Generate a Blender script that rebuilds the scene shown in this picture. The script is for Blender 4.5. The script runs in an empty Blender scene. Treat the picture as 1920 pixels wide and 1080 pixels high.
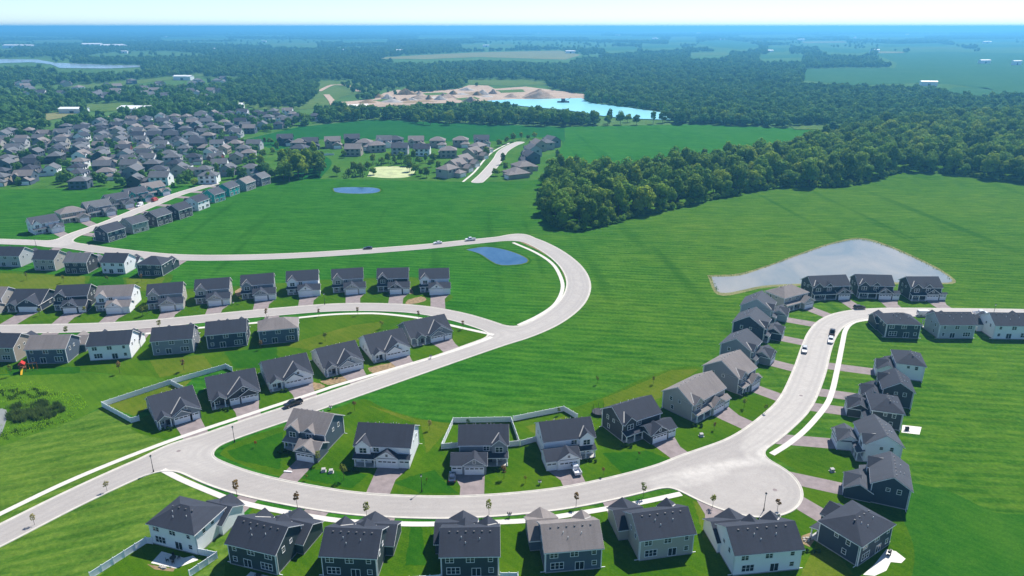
import bpy, math, random, time
import numpy as np
from mathutils import Vector, Matrix
T_START = time.time()
random.seed(7)
rng = np.random.default_rng(11)
S = bpy.context.scene
COL = S.collection
R = math.radians

# ------------------------------------------------------------------ camera, sky, sun, exposure
CAM_H, PITCH, FPX = 110.0, 20.08, 1340.0
cam_d = bpy.data.cameras.new('camera')
cam = bpy.data.objects.new('camera', cam_d)
COL.objects.link(cam)
cam.location = (0, 0, CAM_H)
cam.rotation_euler = (R(90 - PITCH), 0, 0)
cam_d.sensor_width = 36.0
cam_d.lens = FPX / 1920 * 36.0
cam_d.clip_start = 1.0
cam_d.clip_end = 200000.0
S.camera = cam

SUN_EL, SUN_AZ = 51.0, 36.0            # azimuth: degrees to the right of straight ahead
W = bpy.data.worlds.new('World')
S.world = W
W.use_nodes = True
wn = W.node_tree.nodes
wl = W.node_tree.links
wn.clear()
wo = wn.new('ShaderNodeOutputWorld')
bg = wn.new('ShaderNodeBackground')
sky = wn.new('ShaderNodeTexSky')
sky.sky_type = 'NISHITA'
sky.sun_disc = False
sky.sun_elevation = R(SUN_EL)
sky.sun_rotation = R(SUN_AZ)
sky.altitude = 0
sky.air_density = 0.7
sky.dust_density = 0.0
sky.ozone_density = 5.0
bg.inputs['Strength'].default_value = 0.105
wl.new(sky.outputs[0], bg.inputs['Color'])
wl.new(bg.outputs[0], wo.inputs['Surface'])

sun_d = bpy.data.lights.new('sun', 'SUN')
sun_d.energy = 5.0
sun_d.angle = R(0.53)
sun_d.color = (1.0, 0.955, 0.89)
sun = bpy.data.objects.new('sun', sun_d)
COL.objects.link(sun)
to_sun = Vector((math.sin(R(SUN_AZ)) * math.cos(R(SUN_EL)), math.cos(R(SUN_AZ)) * math.cos(R(SUN_EL)), math.sin(R(SUN_EL))))
sun.rotation_euler = to_sun.to_track_quat('Z', 'Y').to_euler()
sun.location = (0, 0, 400)

S.view_settings.view_transform = 'Standard'
S.view_settings.look = 'None'
S.view_settings.gamma = 1.0
S.view_settings.exposure = 0.6
S.view_settings.use_curve_mapping = False
S.render.engine = 'CYCLES'
S.cycles.use_denoising = True
S.cycles.max_bounces = 5
S.cycles.diffuse_bounces = 2
S.cycles.glossy_bounces = 2
S.cycles.volume_bounces = 0
S.cycles.transparent_max_bounces = 4

# ------------------------------------------------------------------ ground projection
_th = R(PITCH)
_c, _s = math.cos(_th), math.sin(_th)
def at(px, py, z=0.0):
    """the point of the ground that the photograph shows at this pixel (1920 x 1080)"""
    dx = (px - 960.0) / FPX
    dy = -(py - 540.0) / FPX
    Dy, Dz = _c + dy * _s, -_s + dy * _c
    t = (z - CAM_H) / Dz
    return Vector((dx * t, Dy * t, z))
def atn(P):
    P = np.asarray(P, float)
    dx = (P[:, 0] - 960.0) / FPX
    dy = -(P[:, 1] - 540.0) / FPX
    t = -CAM_H / (-_s + dy * _c)
    return np.stack([dx * t, (_c + dy * _s) * t], 1)
def proj(X, Y, Z=0.0):
    dep = Y * _c - (Z - CAM_H) * _s
    up = Y * _s + (Z - CAM_H) * _c
    return 960 + FPX * X / dep, 540 - FPX * up / dep

def inpoly(px, py, poly):
    px = np.asarray(px); py = np.asarray(py)
    r = np.zeros(px.shape, bool)
    n = len(poly)
    j = n - 1
    for i in range(n):
        xi, yi = poly[i]; xj, yj = poly[j]
        if yi != yj:
            c = ((yi > py) != (yj > py)) & (px < (xj - xi) * (py - yi) / (yj - yi) + xi)
            r ^= c
        j = i
    return r

def spline(P, step=2.0):
    """Catmull-Rom through 2-D points"""
    P = [np.asarray(p, float) for p in P]
    out = []
    n = len(P)
    for i in range(n - 1):
        p0 = P[i - 1] if i > 0 else 2 * P[0] - P[1]
        p1, p2 = P[i], P[i + 1]
        p3 = P[i + 2] if i + 2 < n else 2 * P[-1] - P[-2]
        k = max(2, int(np.linalg.norm((p2 - p1)[:2]) / step))
        for t in np.arange(k) / k:
            out.append(0.5 * ((2 * p1) + (-p0 + p2) * t + (2 * p0 - 5 * p1 + 4 * p2 - p3) * t * t + (-p0 + 3 * p1 - 3 * p2 + p3) * t ** 3))
    out.append(P[-1])
    return np.array(out)

# ------------------------------------------------------------------ mesh helpers
class MB:
    def __init__(self): self.v = []; self.f = []
    def add(self, vs, fs):
        b = len(self.v)
        self.v += [tuple(p) for p in vs]
        self.f += [tuple(b + i for i in q) for q in fs]
        return self
    def box(self, x0, x1, y0, y1, z0, z1):
        return self.add([(x0, y0, z0), (x1, y0, z0), (x1, y1, z0), (x0, y1, z0), (x0, y0, z1), (x1, y0, z1), (x1, y1, z1), (x0, y1, z1)],
                        [(3, 2, 1, 0), (4, 5, 6, 7), (0, 1, 5, 4), (1, 2, 6, 5), (2, 3, 7, 6), (3, 0, 4, 7)])
    def prism(self, A, B):
        n = len(A)
        return self.add(list(A) + list(B), [tuple(range(n - 1, -1, -1)), tuple(range(n, 2 * n))] + [(i, (i + 1) % n, n + (i + 1) % n, n + i) for i in range(n)])
    def slab(self, poly, zt, zb):
        A = [(p[0], p[1], p[2] + zb) for p in poly]
        B = [(p[0], p[1], p[2] + zt) for p in poly]
        return self.prism(A, B)
    def tube(self, p0, p1, r0, r1, n=6):
        p0, p1 = Vector(p0), Vector(p1)
        d = (p1 - p0).normalized()
        a = d.orthogonal().normalized(); b = d.cross(a)
        A = [p0 + (a * math.cos(2 * math.pi * i / n) + b * math.sin(2 * math.pi * i / n)) * r0 for i in range(n)]
        B = [p1 + (a * math.cos(2 * math.pi * i / n) + b * math.sin(2 * math.pi * i / n)) * r1 for i in range(n)]
        return self.prism(A, B)
    def mesh(self, name, mat=None, smooth=False):
        m = bpy.data.meshes.new(name)
        m.from_pydata(self.v, [], self.f)
        if mat: m.materials.append(mat)
        if smooth:
            m.polygons.foreach_set('use_smooth', [True] * len(m.polygons))
        return m
    def obj(self, name, mat=None, parent=None, smooth=False):
        return link(name, self.mesh(name, mat, smooth), parent)

def link(name, data, parent=None, loc=None, rz=0.0):
    o = bpy.data.objects.new(name, data)
    COL.objects.link(o)
    if parent is not None: o.parent = parent
    if loc is not None: o.location = loc
    if rz: o.rotation_euler = (0, 0, rz)
    return o
def tag(o, label, cat, group=None):
    o['label'] = label; o['category'] = cat
    if group: o['group'] = group
    return o
def thing(name, label, cat, loc=(0, 0, 0), rz=0.0, group=None):
    return tag(link(name, None, None, loc, rz), label, cat, group)
def struct(o): o['kind'] = 'structure'; return o
def stuff(o): o['kind'] = 'stuff'; return o
ORD = ['zeroth', 'first', 'second', 'third', 'fourth', 'fifth', 'sixth', 'seventh', 'eighth', 'ninth', 'tenth', 'eleventh', 'twelfth', 'thirteenth', 'fourteenth', 'fifteenth', 'sixteenth', 'seventeenth', 'eighteenth', 'nineteenth', 'twentieth']
def nth(n):
    if n < len(ORD): return ORD[n]
    t = {2: 'twenty', 3: 'thirty', 4: 'forty', 5: 'fifty', 6: 'sixty'}[n // 10]
    return t + '-' + ORD[n % 10] if n % 10 else t[:-1] + 'ieth'

# ------------------------------------------------------------------ materials
def newmat(name):
    m = bpy.data.materials.new(name)
    m.use_nodes = True
    nt = m.node_tree
    return m, nt, nt.nodes['Principled BSDF']
def c4(c): return (c[0], c[1], c[2], 1.0)
def noise(nt, scale, detail=4, vec=None, rough=0.55, dist=0.0):
    n = nt.nodes.new('ShaderNodeTexNoise')
    n.inputs['Scale'].default_value = scale
    n.inputs['Detail'].default_value = detail
    n.inputs['Roughness'].default_value = rough
    n.inputs['Distortion'].default_value = dist
    if vec is not None: nt.links.new(vec, n.inputs['Vector'])
    return n.outputs['Fac']
def mapping(nt, src, scale=(1, 1, 1), rot=0.0):
    m0 = nt.nodes.new('ShaderNodeMapping')
    m0.inputs['Rotation'].default_value = (0, 0, rot)
    m = nt.nodes.new('ShaderNodeMapping')
    m.inputs['Scale'].default_value = scale
    nt.links.new(src, m0.inputs['Vector'])
    nt.links.new(m0.outputs[0], m.inputs['Vector'])
    return m.outputs[0]
def ramp(nt, fac, stops):
    r = nt.nodes.new('ShaderNodeValToRGB')
    els = r.color_ramp.elements
    while len(els) < len(stops): els.new(0.5)
    for e, (p, c) in zip(els, stops):
        e.position = p; e.color = c4(c)
    nt.links.new(fac, r.inputs[0])
    return r.outputs[0]
def mix(nt, fac, a, b, mode='MIX'):
    m = nt.nodes.new('ShaderNodeMix')
    m.data_type = 'RGBA'; m.blend_type = mode
    for sock, val in ((m.inputs[0], fac), (m.inputs[6], a), (m.inputs[7], b)):
        if isinstance(val, bpy.types.NodeSocket): nt.links.new(val, sock)
        elif isinstance(val, (int, float)): sock.default_value = val
        else: sock.default_value = c4(val)
    return m.outputs[2]
def pos(nt): return nt.nodes.new('ShaderNodeNewGeometry').outputs['Position']
def objco(nt): return nt.nodes.new('ShaderNodeTexCoord').outputs['Object']
def bump(nt, b, height, strength, dist):
    n = nt.nodes.new('ShaderNodeBump')
    n.inputs['Strength'].default_value = strength
    n.inputs['Distance'].default_value = dist
    nt.links.new(height, n.inputs['Height'])
    nt.links.new(n.outputs[0], b.inputs['Normal'])
def sca(c, k): return (c[0] * k, c[1] * k, c[2] * k)

def flat_mat(name, col, rough=0.7, var=0.12, scale=1.5, metal=0.0, spec=0.3):
    m, nt, b = newmat(name)
    f = noise(nt, scale, 3, objco(nt))
    nt.links.new(ramp(nt, f, [(0.3, sca(col, 1 - var)), (0.7, sca(col, 1 + var))]), b.inputs['Base Color'])
    b.inputs['Roughness'].default_value = rough
    b.inputs['Metallic'].default_value = metal
    b.inputs['Specular IOR Level'].default_value = spec
    return m
def siding_mat(name, col):
    m, nt, b = newmat(name)
    oc = objco(nt)
    w = nt.nodes.new('ShaderNodeTexWave')
    w.wave_type = 'BANDS'; w.bands_direction = 'Z'; w.wave_profile = 'SAW'
    w.inputs['Scale'].default_value = 0.314 * 5.0
    nt.links.new(oc, w.inputs['Vector'])
    n2 = noise(nt, 0.35, 3, oc)
    n3 = noise(nt, 9, 2, mapping(nt, oc, (0.15, 0.15, 1)))
    a = mix(nt, n2, sca(col, 0.90), sca(col, 1.08))
    nt.links.new(mix(nt, n3, sca(col, 0.92), a), b.inputs['Base Color'])
    bump(nt, b, w.outputs[0], 0.35, 0.03)
    b.inputs['Roughness'].default_value = 0.62
    b.inputs['Specular IOR Level'].default_value = 0.25
    return m
def shingle_mat(name, col):
    m, nt, b = newmat(name)
    oc = objco(nt)
    br = nt.nodes.new('ShaderNodeTexBrick')
    br.inputs['Color1'].default_value = c4(sca(col, 0.85)); br.inputs['Color2'].default_value = c4(sca(col, 1.18))
    br.inputs['Mortar'].default_value = c4(sca(col, 0.62))
    br.inputs['Scale'].default_value = 2.2; br.inputs['Mortar Size'].default_value = 0.02
    br.inputs['Brick Width'].default_value = 0.9; br.inputs['Row Height'].default_value = 0.32
    nt.links.new(oc, br.inputs['Vector'])
    n1 = noise(nt, 0.22, 4, oc)
    n2 = noise(nt, 5.0, 2, oc)
    st = noise(nt, 1.1, 3, mapping(nt, oc, (1.2, 0.1, 0.1)))
    a = mix(nt, 0.55, br.outputs['Color'], ramp(nt, n1, [(0.3, sca(col, 0.78)), (0.7, sca(col, 1.25))]))
    a = mix(nt, 0.25, a, ramp(nt, n2, [(0.3, sca(col, 0.6)), (0.7, sca(col, 1.4))]))
    a = mix(nt, 0.22, a, ramp(nt, st, [(0.35, sca(col, 0.7)), (0.7, sca(col, 1.35))]))
    nt.links.new(a, b.inputs['Base Color'])
    b.inputs['Roughness'].default_value = 0.85
    b.inputs['Specular IOR Level'].default_value = 0.25
    return m
def field_mat(name, dark, mid, light, ang=0.0, tram=0.5, streak=1.0, xtint=False):
    m, nt, b = newmat(name)
    p = pos(nt)
    big = noise(nt, 0.010, 5, p, 0.6)
    med = noise(nt, 0.045, 4, p, 0.6)
    fine = noise(nt, 0.9, 4, p, 0.65)
    st = noise(nt, 1.0, 4, mapping(nt, p, (0.03, 0.22, 0.1), R(ang)), 0.6, 0.3)
    st2 = noise(nt, 1.0, 3, mapping(nt, p, (0.010, 0.11, 0.1), R(ang)), 0.6, 0.4)
    tr = noise(nt, 1.0, 2, mapping(nt, p, (0.075, 0.0042, 0.1), R(-4)), 0.5)
    base = ramp(nt, big, [(0.36, dark), (0.49, mid), (0.64, light)])
    a = mix(nt, 0.40 * streak, base, ramp(nt, st, [(0.36, sca(dark, 0.8)), (0.5, mid), (0.64, light)]))
    a = mix(nt, 0.34 * streak, a, ramp(nt, st2, [(0.37, dark), (0.5, mid), (0.63, light)]))
    a = mix(nt, 0.22, a, ramp(nt, med, [(0.35, sca(dark, 0.8)), (0.5, mid), (0.66, light)]))
    tex = noise(nt, 1.0, 4, mapping(nt, p, (0.09, 0.34, 0.2), R(ang)), 0.62, 0.5)
    a = mix(nt, 0.36, a, ramp(nt, tex, [(0.36, sca(dark, 0.45)), (0.5, mid), (0.64, sca(light, 1.25))]))
    a = mix(nt, 0.30, a, ramp(nt, fine, [(0.33, sca(dark, 0.4)), (0.52, mid), (0.70, sca(light, 1.3))]))
    if xtint or name == 'green_field_grass' or name == 'dry_field_grass':
        rw = nt.nodes.new('ShaderNodeTexWave'); rw.bands_direction = 'Y'
        rw.inputs['Scale'].default_value = 0.085; rw.inputs['Distortion'].default_value = 3.0; rw.inputs['Detail'].default_value = 3
        rw.inputs['Detail Scale'].default_value = 0.25
        nt.links.new(mapping(nt, p, (1, 1, 1), R(ang)), rw.inputs['Vector'])
        a = mix(nt, 0.15, a, ramp(nt, rw.outputs[0], [(0.2, sca(dark, 0.7)), (0.5, mid), (0.85, light)]))
    if xtint:
        sx = nt.nodes.new('ShaderNodeSeparateXYZ'); nt.links.new(p, sx.inputs[0])
        mr = nt.nodes.new('ShaderNodeMapRange'); mr.interpolation_type = 'SMOOTHSTEP'
        mr.inputs['From Min'].default_value = -45; mr.inputs['From Max'].default_value = 95
        mr.inputs['To Min'].default_value = 1.0; mr.inputs['To Max'].default_value = 0.0
        ad = nt.nodes.new('ShaderNodeMath'); ad.operation = 'MULTIPLY_ADD'
        ad.inputs[1].default_value = 160; 
        nt.links.new(big, ad.inputs[0]); nt.links.new(sx.outputs[0], ad.inputs[2])
        sb = nt.nodes.new('ShaderNodeMath'); sb.operation = 'SUBTRACT'; sb.inputs[1].default_value = 80
        nt.links.new(ad.outputs[0], sb.inputs[0]); nt.links.new(sb.outputs[0], mr.inputs['Value'])
        a = mix(nt, mr.outputs[0], a, mix(nt, 1.0, a, (0.52, 0.93, 0.9), 'MULTIPLY'))
    if tram:
        k = ramp(nt, tr, [(0.30, (1, 1, 1)), (0.40, (0, 0, 0))])
        kk = nt.nodes.new('ShaderNodeMath'); kk.operation = 'MULTIPLY'; kk.inputs[1].default_value = tram
        nt.links.new(k, kk.inputs[0])
        a = mix(nt, kk.outputs[0], a, sca(dark, 0.85))
    nt.links.new(a, b.inputs['Base Color'])
    bump(nt, b, fine, 0.6, 0.25)
    b.inputs['Roughness'].default_value = 0.9
    b.inputs['Specular IOR Level'].default_value = 0.0
    return m
def lawn_mat(name, a0, a1, a2):
    m, nt, b = newmat(name)
    p = pos(nt)
    big = noise(nt, 0.05, 4, p, 0.6)
    med = noise(nt, 0.28, 4, p, 0.6)
    fine = noise(nt, 2.2, 4, p, 0.7)
    c = ramp(nt, big, [(0.38, a0), (0.5, a1), (0.62, a2)])
    c = mix(nt, 0.4, c, ramp(nt, med, [(0.36, a0), (0.5, a1), (0.65, a2)]))
    c = mix(nt, 0.40, c, ramp(nt, fine, [(0.30, sca(a0, 0.4)), (0.52, a1), (0.74, sca(a2, 1.3))]))
    wv = nt.nodes.new('ShaderNodeTexWave'); wv.bands_direction = 'DIAGONAL'
    wv.inputs['Scale'].default_value = 0.21; wv.inputs['Distortion'].default_value = 2.5; wv.inputs['Detail'].default_value = 2
    wv.inputs['Detail Scale'].default_value = 0.4
    nt.links.new(p, wv.inputs['Vector'])
    c = mix(nt, 0.09, c, ramp(nt, wv.outputs[0], [(0.3, sca(a0, 0.85)), (0.7, sca(a2, 1.0))]))
    nt.links.new(c, b.inputs['Base Color'])
    bump(nt, b, fine, 0.5, 0.08)
    b.inputs['Roughness'].default_value = 0.9
    b.inputs['Specular IOR Level'].default_value = 0.0
    return m
def water_mat(name, c0, c1, rough=0.08, scale=0.06):
    m, nt, b = newmat(name)
    p = pos(nt)
    f = noise(nt, scale, 5, mapping(nt, p, (1, 0.5, 1), 0.3), 0.6, 0.6)
    nt.links.new(ramp(nt, f, [(0.35, c0), (0.65, c1)]), b.inputs['Base Color'])
    f2 = noise(nt, 0.8, 3, p)
    bump(nt, b, f2, 0.12, 0.1)
    b.inputs['Roughness'].default_value = rough
    b.inputs['IOR'].default_value = 1.33
    return m
def leaf_mat(name, c0, c1, c2, trans=0.35):
    m, nt, b = newmat(name)
    oi = nt.nodes.new('ShaderNodeObjectInfo')
    f = noise(nt, 0.35, 3, objco(nt))
    tint = ramp(nt, oi.outputs['Random'], [(0.0, c0), (0.4, c1), (0.75, sca(c1, 1.35)), (1.0, c2)])
    a = mix(nt, ramp(nt, f, [(0.35, (0, 0, 0)), (0.7, (0.55, 0.55, 0.55))]), tint, c2)
    nt.links.new(a, b.inputs['Base Color'])
    b.inputs['Roughness'].default_value = 0.7
    b.inputs['Specular IOR Level'].default_value = 0.03
    tr = nt.nodes.new('ShaderNodeBsdfTranslucent')
    nt.links.new(a, tr.inputs['Color'])
    mx = nt.nodes.new('ShaderNodeMixShader')
    mx.inputs[0].default_value = trans
    out = nt.nodes['Material Output']
    nt.links.new(b.outputs[0], mx.inputs[1]); nt.links.new(tr.outputs[0], mx.inputs[2])
    nt.links.new(mx.outputs[0], out.inputs['Surface'])
    return m

M = {}
M['ground'] = field_mat('forest_floor', (0.025, 0.075, 0.02), (0.06, 0.14, 0.035), (0.15, 0.22, 0.07), 5, 0.0, 0.7)
M['field'] = field_mat('field_grass', (0.015, 0.080, 0.005), (0.044, 0.128, 0.009), (0.120, 0.190, 0.020), 8, 0.5, 1.0, True)
M['field_l'] = field_mat('green_field_grass', (0.008, 0.080, 0.007), (0.024, 0.130, 0.012), (0.065, 0.185, 0.022), 10, 0.4)
M['field_y'] = field_mat('dry_field_grass', (0.026, 0.092, 0.008), (0.070, 0.150, 0.016), (0.155, 0.21, 0.032), -22, 0.0)
M['field_dark'] = field_mat('bean_field', (0.008, 0.075, 0.014), (0.015, 0.10, 0.019), (0.03, 0.125, 0.025), 0, 0.25)
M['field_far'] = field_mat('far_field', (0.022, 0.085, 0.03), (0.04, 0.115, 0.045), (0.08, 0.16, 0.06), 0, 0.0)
M['meadow'] = field_mat('meadow', (0.04, 0.10, 0.025), (0.08, 0.15, 0.035), (0.16, 0.19, 0.06), 0, 0.0)
M['dry'] = field_mat('dry_meadow', (0.10, 0.12, 0.05), (0.18, 0.19, 0.08), (0.27, 0.25, 0.12), 0, 0.0)
M['lawn'] = lawn_mat('lawn_grass', (0.022, 0.080, 0.002), (0.044, 0.112, 0.003), (0.085, 0.145, 0.007))
M['lawn_dry'] = lawn_mat('dry_lawn_grass', (0.052, 0.100, 0.004), (0.080, 0.128, 0.007), (0.13, 0.15, 0.02))
M['lawn_lush'] = lawn_mat('lush_lawn_grass', (0.010, 0.065, 0.003), (0.021, 0.092, 0.004), (0.04, 0.118, 0.006))
M['lawn_dark'] = lawn_mat('dark_meadow_grass', (0.013, 0.078, 0.006), (0.026, 0.105, 0.008), (0.055, 0.14, 0.012))  # smooth grass of a darker green, for the bottom-right patch
M['lawn_far'] = lawn_mat('yard_grass', (0.025, 0.09, 0.012), (0.05, 0.14, 0.018), (0.10, 0.18, 0.03))
M['wild'] = lawn_mat('wild_grass', (0.026, 0.085, 0.006), (0.060, 0.140, 0.008), (0.10, 0.18, 0.012))
M['soil'] = flat_mat('bare_soil', (0.24, 0.17, 0.09), 0.95, 0.35, 0.8)
M['sidewalk'] = flat_mat('sidewalk_concrete', (0.57, 0.54, 0.485), 0.85, 0.08, 0.8)
M['kerb'] = flat_mat('kerb_concrete', (0.51, 0.48, 0.42), 0.85, 0.12, 0.5)
M['driveway'] = flat_mat('driveway_asphalt', (0.235, 0.195, 0.19), 0.9, 0.16, 0.5)
M['sand'] = field_mat('quarry_sand', (0.24, 0.17, 0.125), (0.40, 0.30, 0.225), (0.60, 0.51, 0.41), 10, 0.0, 1.2)
M['pond_pale'] = water_mat('pale_pond_water', (0.17, 0.20, 0.20), (0.30, 0.285, 0.245), 0.22, 0.03)
M['pond_blue'] = water_mat('blue_pond_water', (0.03, 0.085, 0.17), (0.06, 0.13, 0.22), 0.1, 0.1)
M['lake'] = water_mat('quarry_lake_water', (0.22, 0.58, 0.66), (0.32, 0.68, 0.74), 0.3, 0.01)
M['river'] = water_mat('river_water', (0.20, 0.27, 0.32), (0.30, 0.36, 0.40), 0.2, 0.01)
M['algae'] = flat_mat('algae_water', (0.42, 0.46, 0.22), 0.6, 0.25, 0.15)
M['trim'] = flat_mat('white_trim', (0.80, 0.80, 0.80), 0.5, 0.03)
M['garage'] = flat_mat('white_garage_door', (0.87, 0.87, 0.87), 0.45, 0.04)
M['glass'] = flat_mat('window_glass', (0.02, 0.028, 0.038), 0.06, 0.3, 0.6, 0, 0.6)
M['door'] = flat_mat('dark_front_door', (0.05, 0.04, 0.045), 0.4, 0.1)
M['concrete'] = flat_mat('porch_concrete', (0.42, 0.41, 0.39), 0.85, 0.12)
M['patio'] = flat_mat('patio_slab', (0.66, 0.63, 0.58), 0.85, 0.10)
M['found'] = flat_mat('foundation_concrete', (0.30, 0.30, 0.30), 0.9, 0.12)
M['vinyl'] = flat_mat('white_vinyl', (0.83, 0.85, 0.87), 0.4, 0.04)
M['black'] = flat_mat('black_metal', (0.018, 0.018, 0.02), 0.45, 0.2)
M['rubber'] = flat_mat('tyre_rubber', (0.02, 0.02, 0.02), 0.85, 0.2)
M['rim'] = flat_mat('wheel_rim', (0.42, 0.43, 0.45), 0.35, 0.1, 2, 0.7)
M['lamp'] = flat_mat('headlight_lens', (0.75, 0.77, 0.78), 0.15, 0.05)
M['tail'] = flat_mat('tail_light_lens', (0.35, 0.01, 0.01), 0.2, 0.05)
M['metal'] = flat_mat('flashing_metal', (0.36, 0.35, 0.33), 0.65, 0.1, 1, 0.0)
M['vent'] = flat_mat('roof_vent', (0.10, 0.10, 0.11), 0.6, 0.1)
M['bark'] = flat_mat('bark', (0.09, 0.065, 0.045), 0.9, 0.35, 3)
M['leaf'] = leaf_mat('broadleaf', (0.040, 0.120, 0.018), (0.092, 0.205, 0.026), (0.28, 0.37, 0.034), 0.28)
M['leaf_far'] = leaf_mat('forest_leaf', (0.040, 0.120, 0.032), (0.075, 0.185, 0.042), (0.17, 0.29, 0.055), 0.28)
M['leaf_sap'] = leaf_mat('sapling_leaf', (0.10, 0.16, 0.02), (0.16, 0.20, 0.03), (0.26, 0.24, 0.05))
M['leaf_brown'] = leaf_mat('wilting_leaf', (0.15, 0.09, 0.035), (0.21, 0.13, 0.05), (0.28, 0.19, 0.07))
M['leaf_red'] = leaf_mat('red_leaf', (0.30, 0.045, 0.01), (0.38, 0.07, 0.012), (0.45, 0.11, 0.02))
M['leaf_pale'] = leaf_mat('pale_leaf', (0.22, 0.19, 0.06), (0.30, 0.26, 0.09), (0.36, 0.32, 0.12))
M['reed'] = leaf_mat('reed', (0.05, 0.10, 0.03), (0.08, 0.14, 0.04), (0.14, 0.20, 0.05), 0.5)
M['tall_grass'] = leaf_mat('tall_grass', (0.16, 0.36, 0.02), (0.25, 0.45, 0.025), (0.36, 0.55, 0.04), 0.5)
M['shrub'] = leaf_mat('shrub_leaf', (0.02, 0.06, 0.012), (0.035, 0.085, 0.016), (0.06, 0.12, 0.02))
M['wood'] = flat_mat('cedar_wood', (0.22, 0.09, 0.04), 0.8, 0.2, 3)
M['yellow'] = flat_mat('yellow_plastic', (0.70, 0.42, 0.02), 0.4, 0.06)
M['red'] = flat_mat('red_canvas', (0.45, 0.02, 0.015), 0.6, 0.1)
M['stone'] = flat_mat('landscape_stone', (0.40, 0.37, 0.33), 0.9, 0.25, 3)
def road_mat():
    m, nt, b = newmat('road_surface')
    p = pos(nt)
    n1 = noise(nt, 0.05, 4, p); n2 = noise(nt, 2.0, 3, p); n3 = noise(nt, 0.4, 4, p, 0.7)
    base = ramp(nt, n1, [(0.3, (0.318, 0.292, 0.268)), (0.7, (0.39, 0.36, 0.328))])
    base = mix(nt, 0.25, base, ramp(nt, n2, [(0.3, (0.26, 0.24, 0.22)), (0.7, (0.44, 0.41, 0.375))]))
    base = mix(nt, 0.2, base, ramp(nt, n3, [(0.35, (0.29, 0.275, 0.27)), (0.7, (0.46, 0.44, 0.42))]))
    at_ = nt.nodes.new('ShaderNodeAttribute'); at_.attribute_name = 'dust'
    mm = nt.nodes.new('ShaderNodeMath'); mm.operation = 'MULTIPLY'
    k = ramp(nt, n3, [(0.3, (0.35, 0.35, 0.35)), (0.65, (1, 1, 1))])
    nt.links.new(at_.outputs['Fac'], mm.inputs[0]); nt.links.new(k, mm.inputs[1])
    base = mix(nt, mm.outputs[0], base, (0.53, 0.50, 0.455))
    wr = nt.nodes.new('ShaderNodeAttribute'); wr.attribute_name = 'wear'
    wm = nt.nodes.new('ShaderNodeMath'); wm.operation = 'MULTIPLY'
    nt.links.new(wr.outputs['Fac'], wm.inputs[0]); nt.links.new(ramp(nt, n3, [(0.3, (0.15, 0.15, 0.15)), (0.7, (0.6, 0.6, 0.6))]), wm.inputs[1])
    base = mix(nt, wm.outputs[0], base, (0.24, 0.225, 0.215))
    nt.links.new(base, b.inputs['Base Color'])
    b.inputs['Roughness'].default_value = 0.9
    b.inputs['Specular IOR Level'].default_value = 0.2
    return m
M['road'] = road_mat()
WALLS = {'white': (0.88, 0.89, 0.90), 'navy': (0.045, 0.062, 0.09), 'dark green': (0.045, 0.066, 0.072), 'slate blue': (0.095, 0.125, 0.165),
         'grey': (0.23, 0.25, 0.275), 'pale grey': (0.46, 0.47, 0.48), 'beige': (0.43, 0.405, 0.36), 'tan': (0.38, 0.335, 0.275), 'teal': (0.012, 0.29, 0.265),
         'charcoal': (0.055, 0.058, 0.066), 'brick red': (0.20, 0.07, 0.05)}
ROOFS = {'charcoal': (0.035, 0.041, 0.057), 'brown': (0.205, 0.182, 0.172), 'grey': (0.125, 0.13, 0.14), 'slate': (0.065, 0.072, 0.088)}
MW = {k: siding_mat(k.replace(' ', '_') + '_siding', c) for k, c in WALLS.items()}
MR = {k: shingle_mat(k + '_shingles', c) for k, c in ROOFS.items()}
MC = {}
def paint(name, col):
    if name not in MC:
        m, nt, b = newmat(name + '_car_paint')
        f = noise(nt, 3, 2, objco(nt))
        nt.links.new(ramp(nt, f, [(0.3, sca(col, 0.92)), (0.7, sca(col, 1.06))]), b.inputs['Base Color'])
        b.inputs['Roughness'].default_value = 0.3
        b.inputs['Coat Weight'].default_value = 0.5
        b.inputs['Coat Roughness'].default_value = 0.08
        MC[name] = m
    return MC[name]

# ------------------------------------------------------------------ the ground and its sheets
def ground_sheet():
    g = [0, 60, 120, 200, 300, 420, 560, 750, 1000, 1400, 2000, 3000, 5000, 8000, 14000, 24000, 40000, 60000]
    xs = [-v for v in g[:0:-1]] + g
    ys = [-2000, -600, -200] + g
    v = [(x, y, 0) for y in ys for x in xs]
    n = len(xs)
    f = [(j * n + i, j * n + i + 1, (j + 1) * n + i + 1, (j + 1) * n + i) for j in range(len(ys) - 1) for i in range(n - 1)]
    mb = MB(); mb.v = v; mb.f = f
    return struct(mb.obj('ground', M['ground']))
ground_sheet()

def sheet(name, P, z, mat, pix=True, jitter=0.0, smooth=False):
    """a flat patch of ground from an outline (triangulated)"""
    Q = [at(*p).xy for p in P] if pix else [Vector(p[:2]) for p in P]
    if smooth:
        q = spline([tuple(p) for p in Q] + [tuple(Q[0])], 3.0)[:-1]
        Q = [Vector(p) for p in q]
    if jitter:
        q2 = []
        for i, p in enumerate(Q):
            n = Q[(i + 1) % len(Q)]
            L = (n - p).length
            k = max(1, min(40, int(L / (jitter * 4))))
            for j in range(k):
                w = p.lerp(n, j / k)
                q2.append(w + Vector((random.uniform(-1, 1), random.uniform(-1, 1))) * jitter)
        Q = q2
    import bmesh
    bm = bmesh.new()
    vs = [bm.verts.new((p.x, p.y, z)) for p in Q]
    f = bm.faces.new(vs)
    if f.calc_center_median() and f.normal.z < 0: f.normal_flip()
    bm.normal_update()
    if f.normal.z < 0: f.normal_flip()
    bmesh.ops.triangulate(bm, faces=[f])
    me = bpy.data.meshes.new(name)
    bm.to_mesh(me); bm.free()
    me.materials.append(mat)
    return struct(link(name, me))

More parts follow.
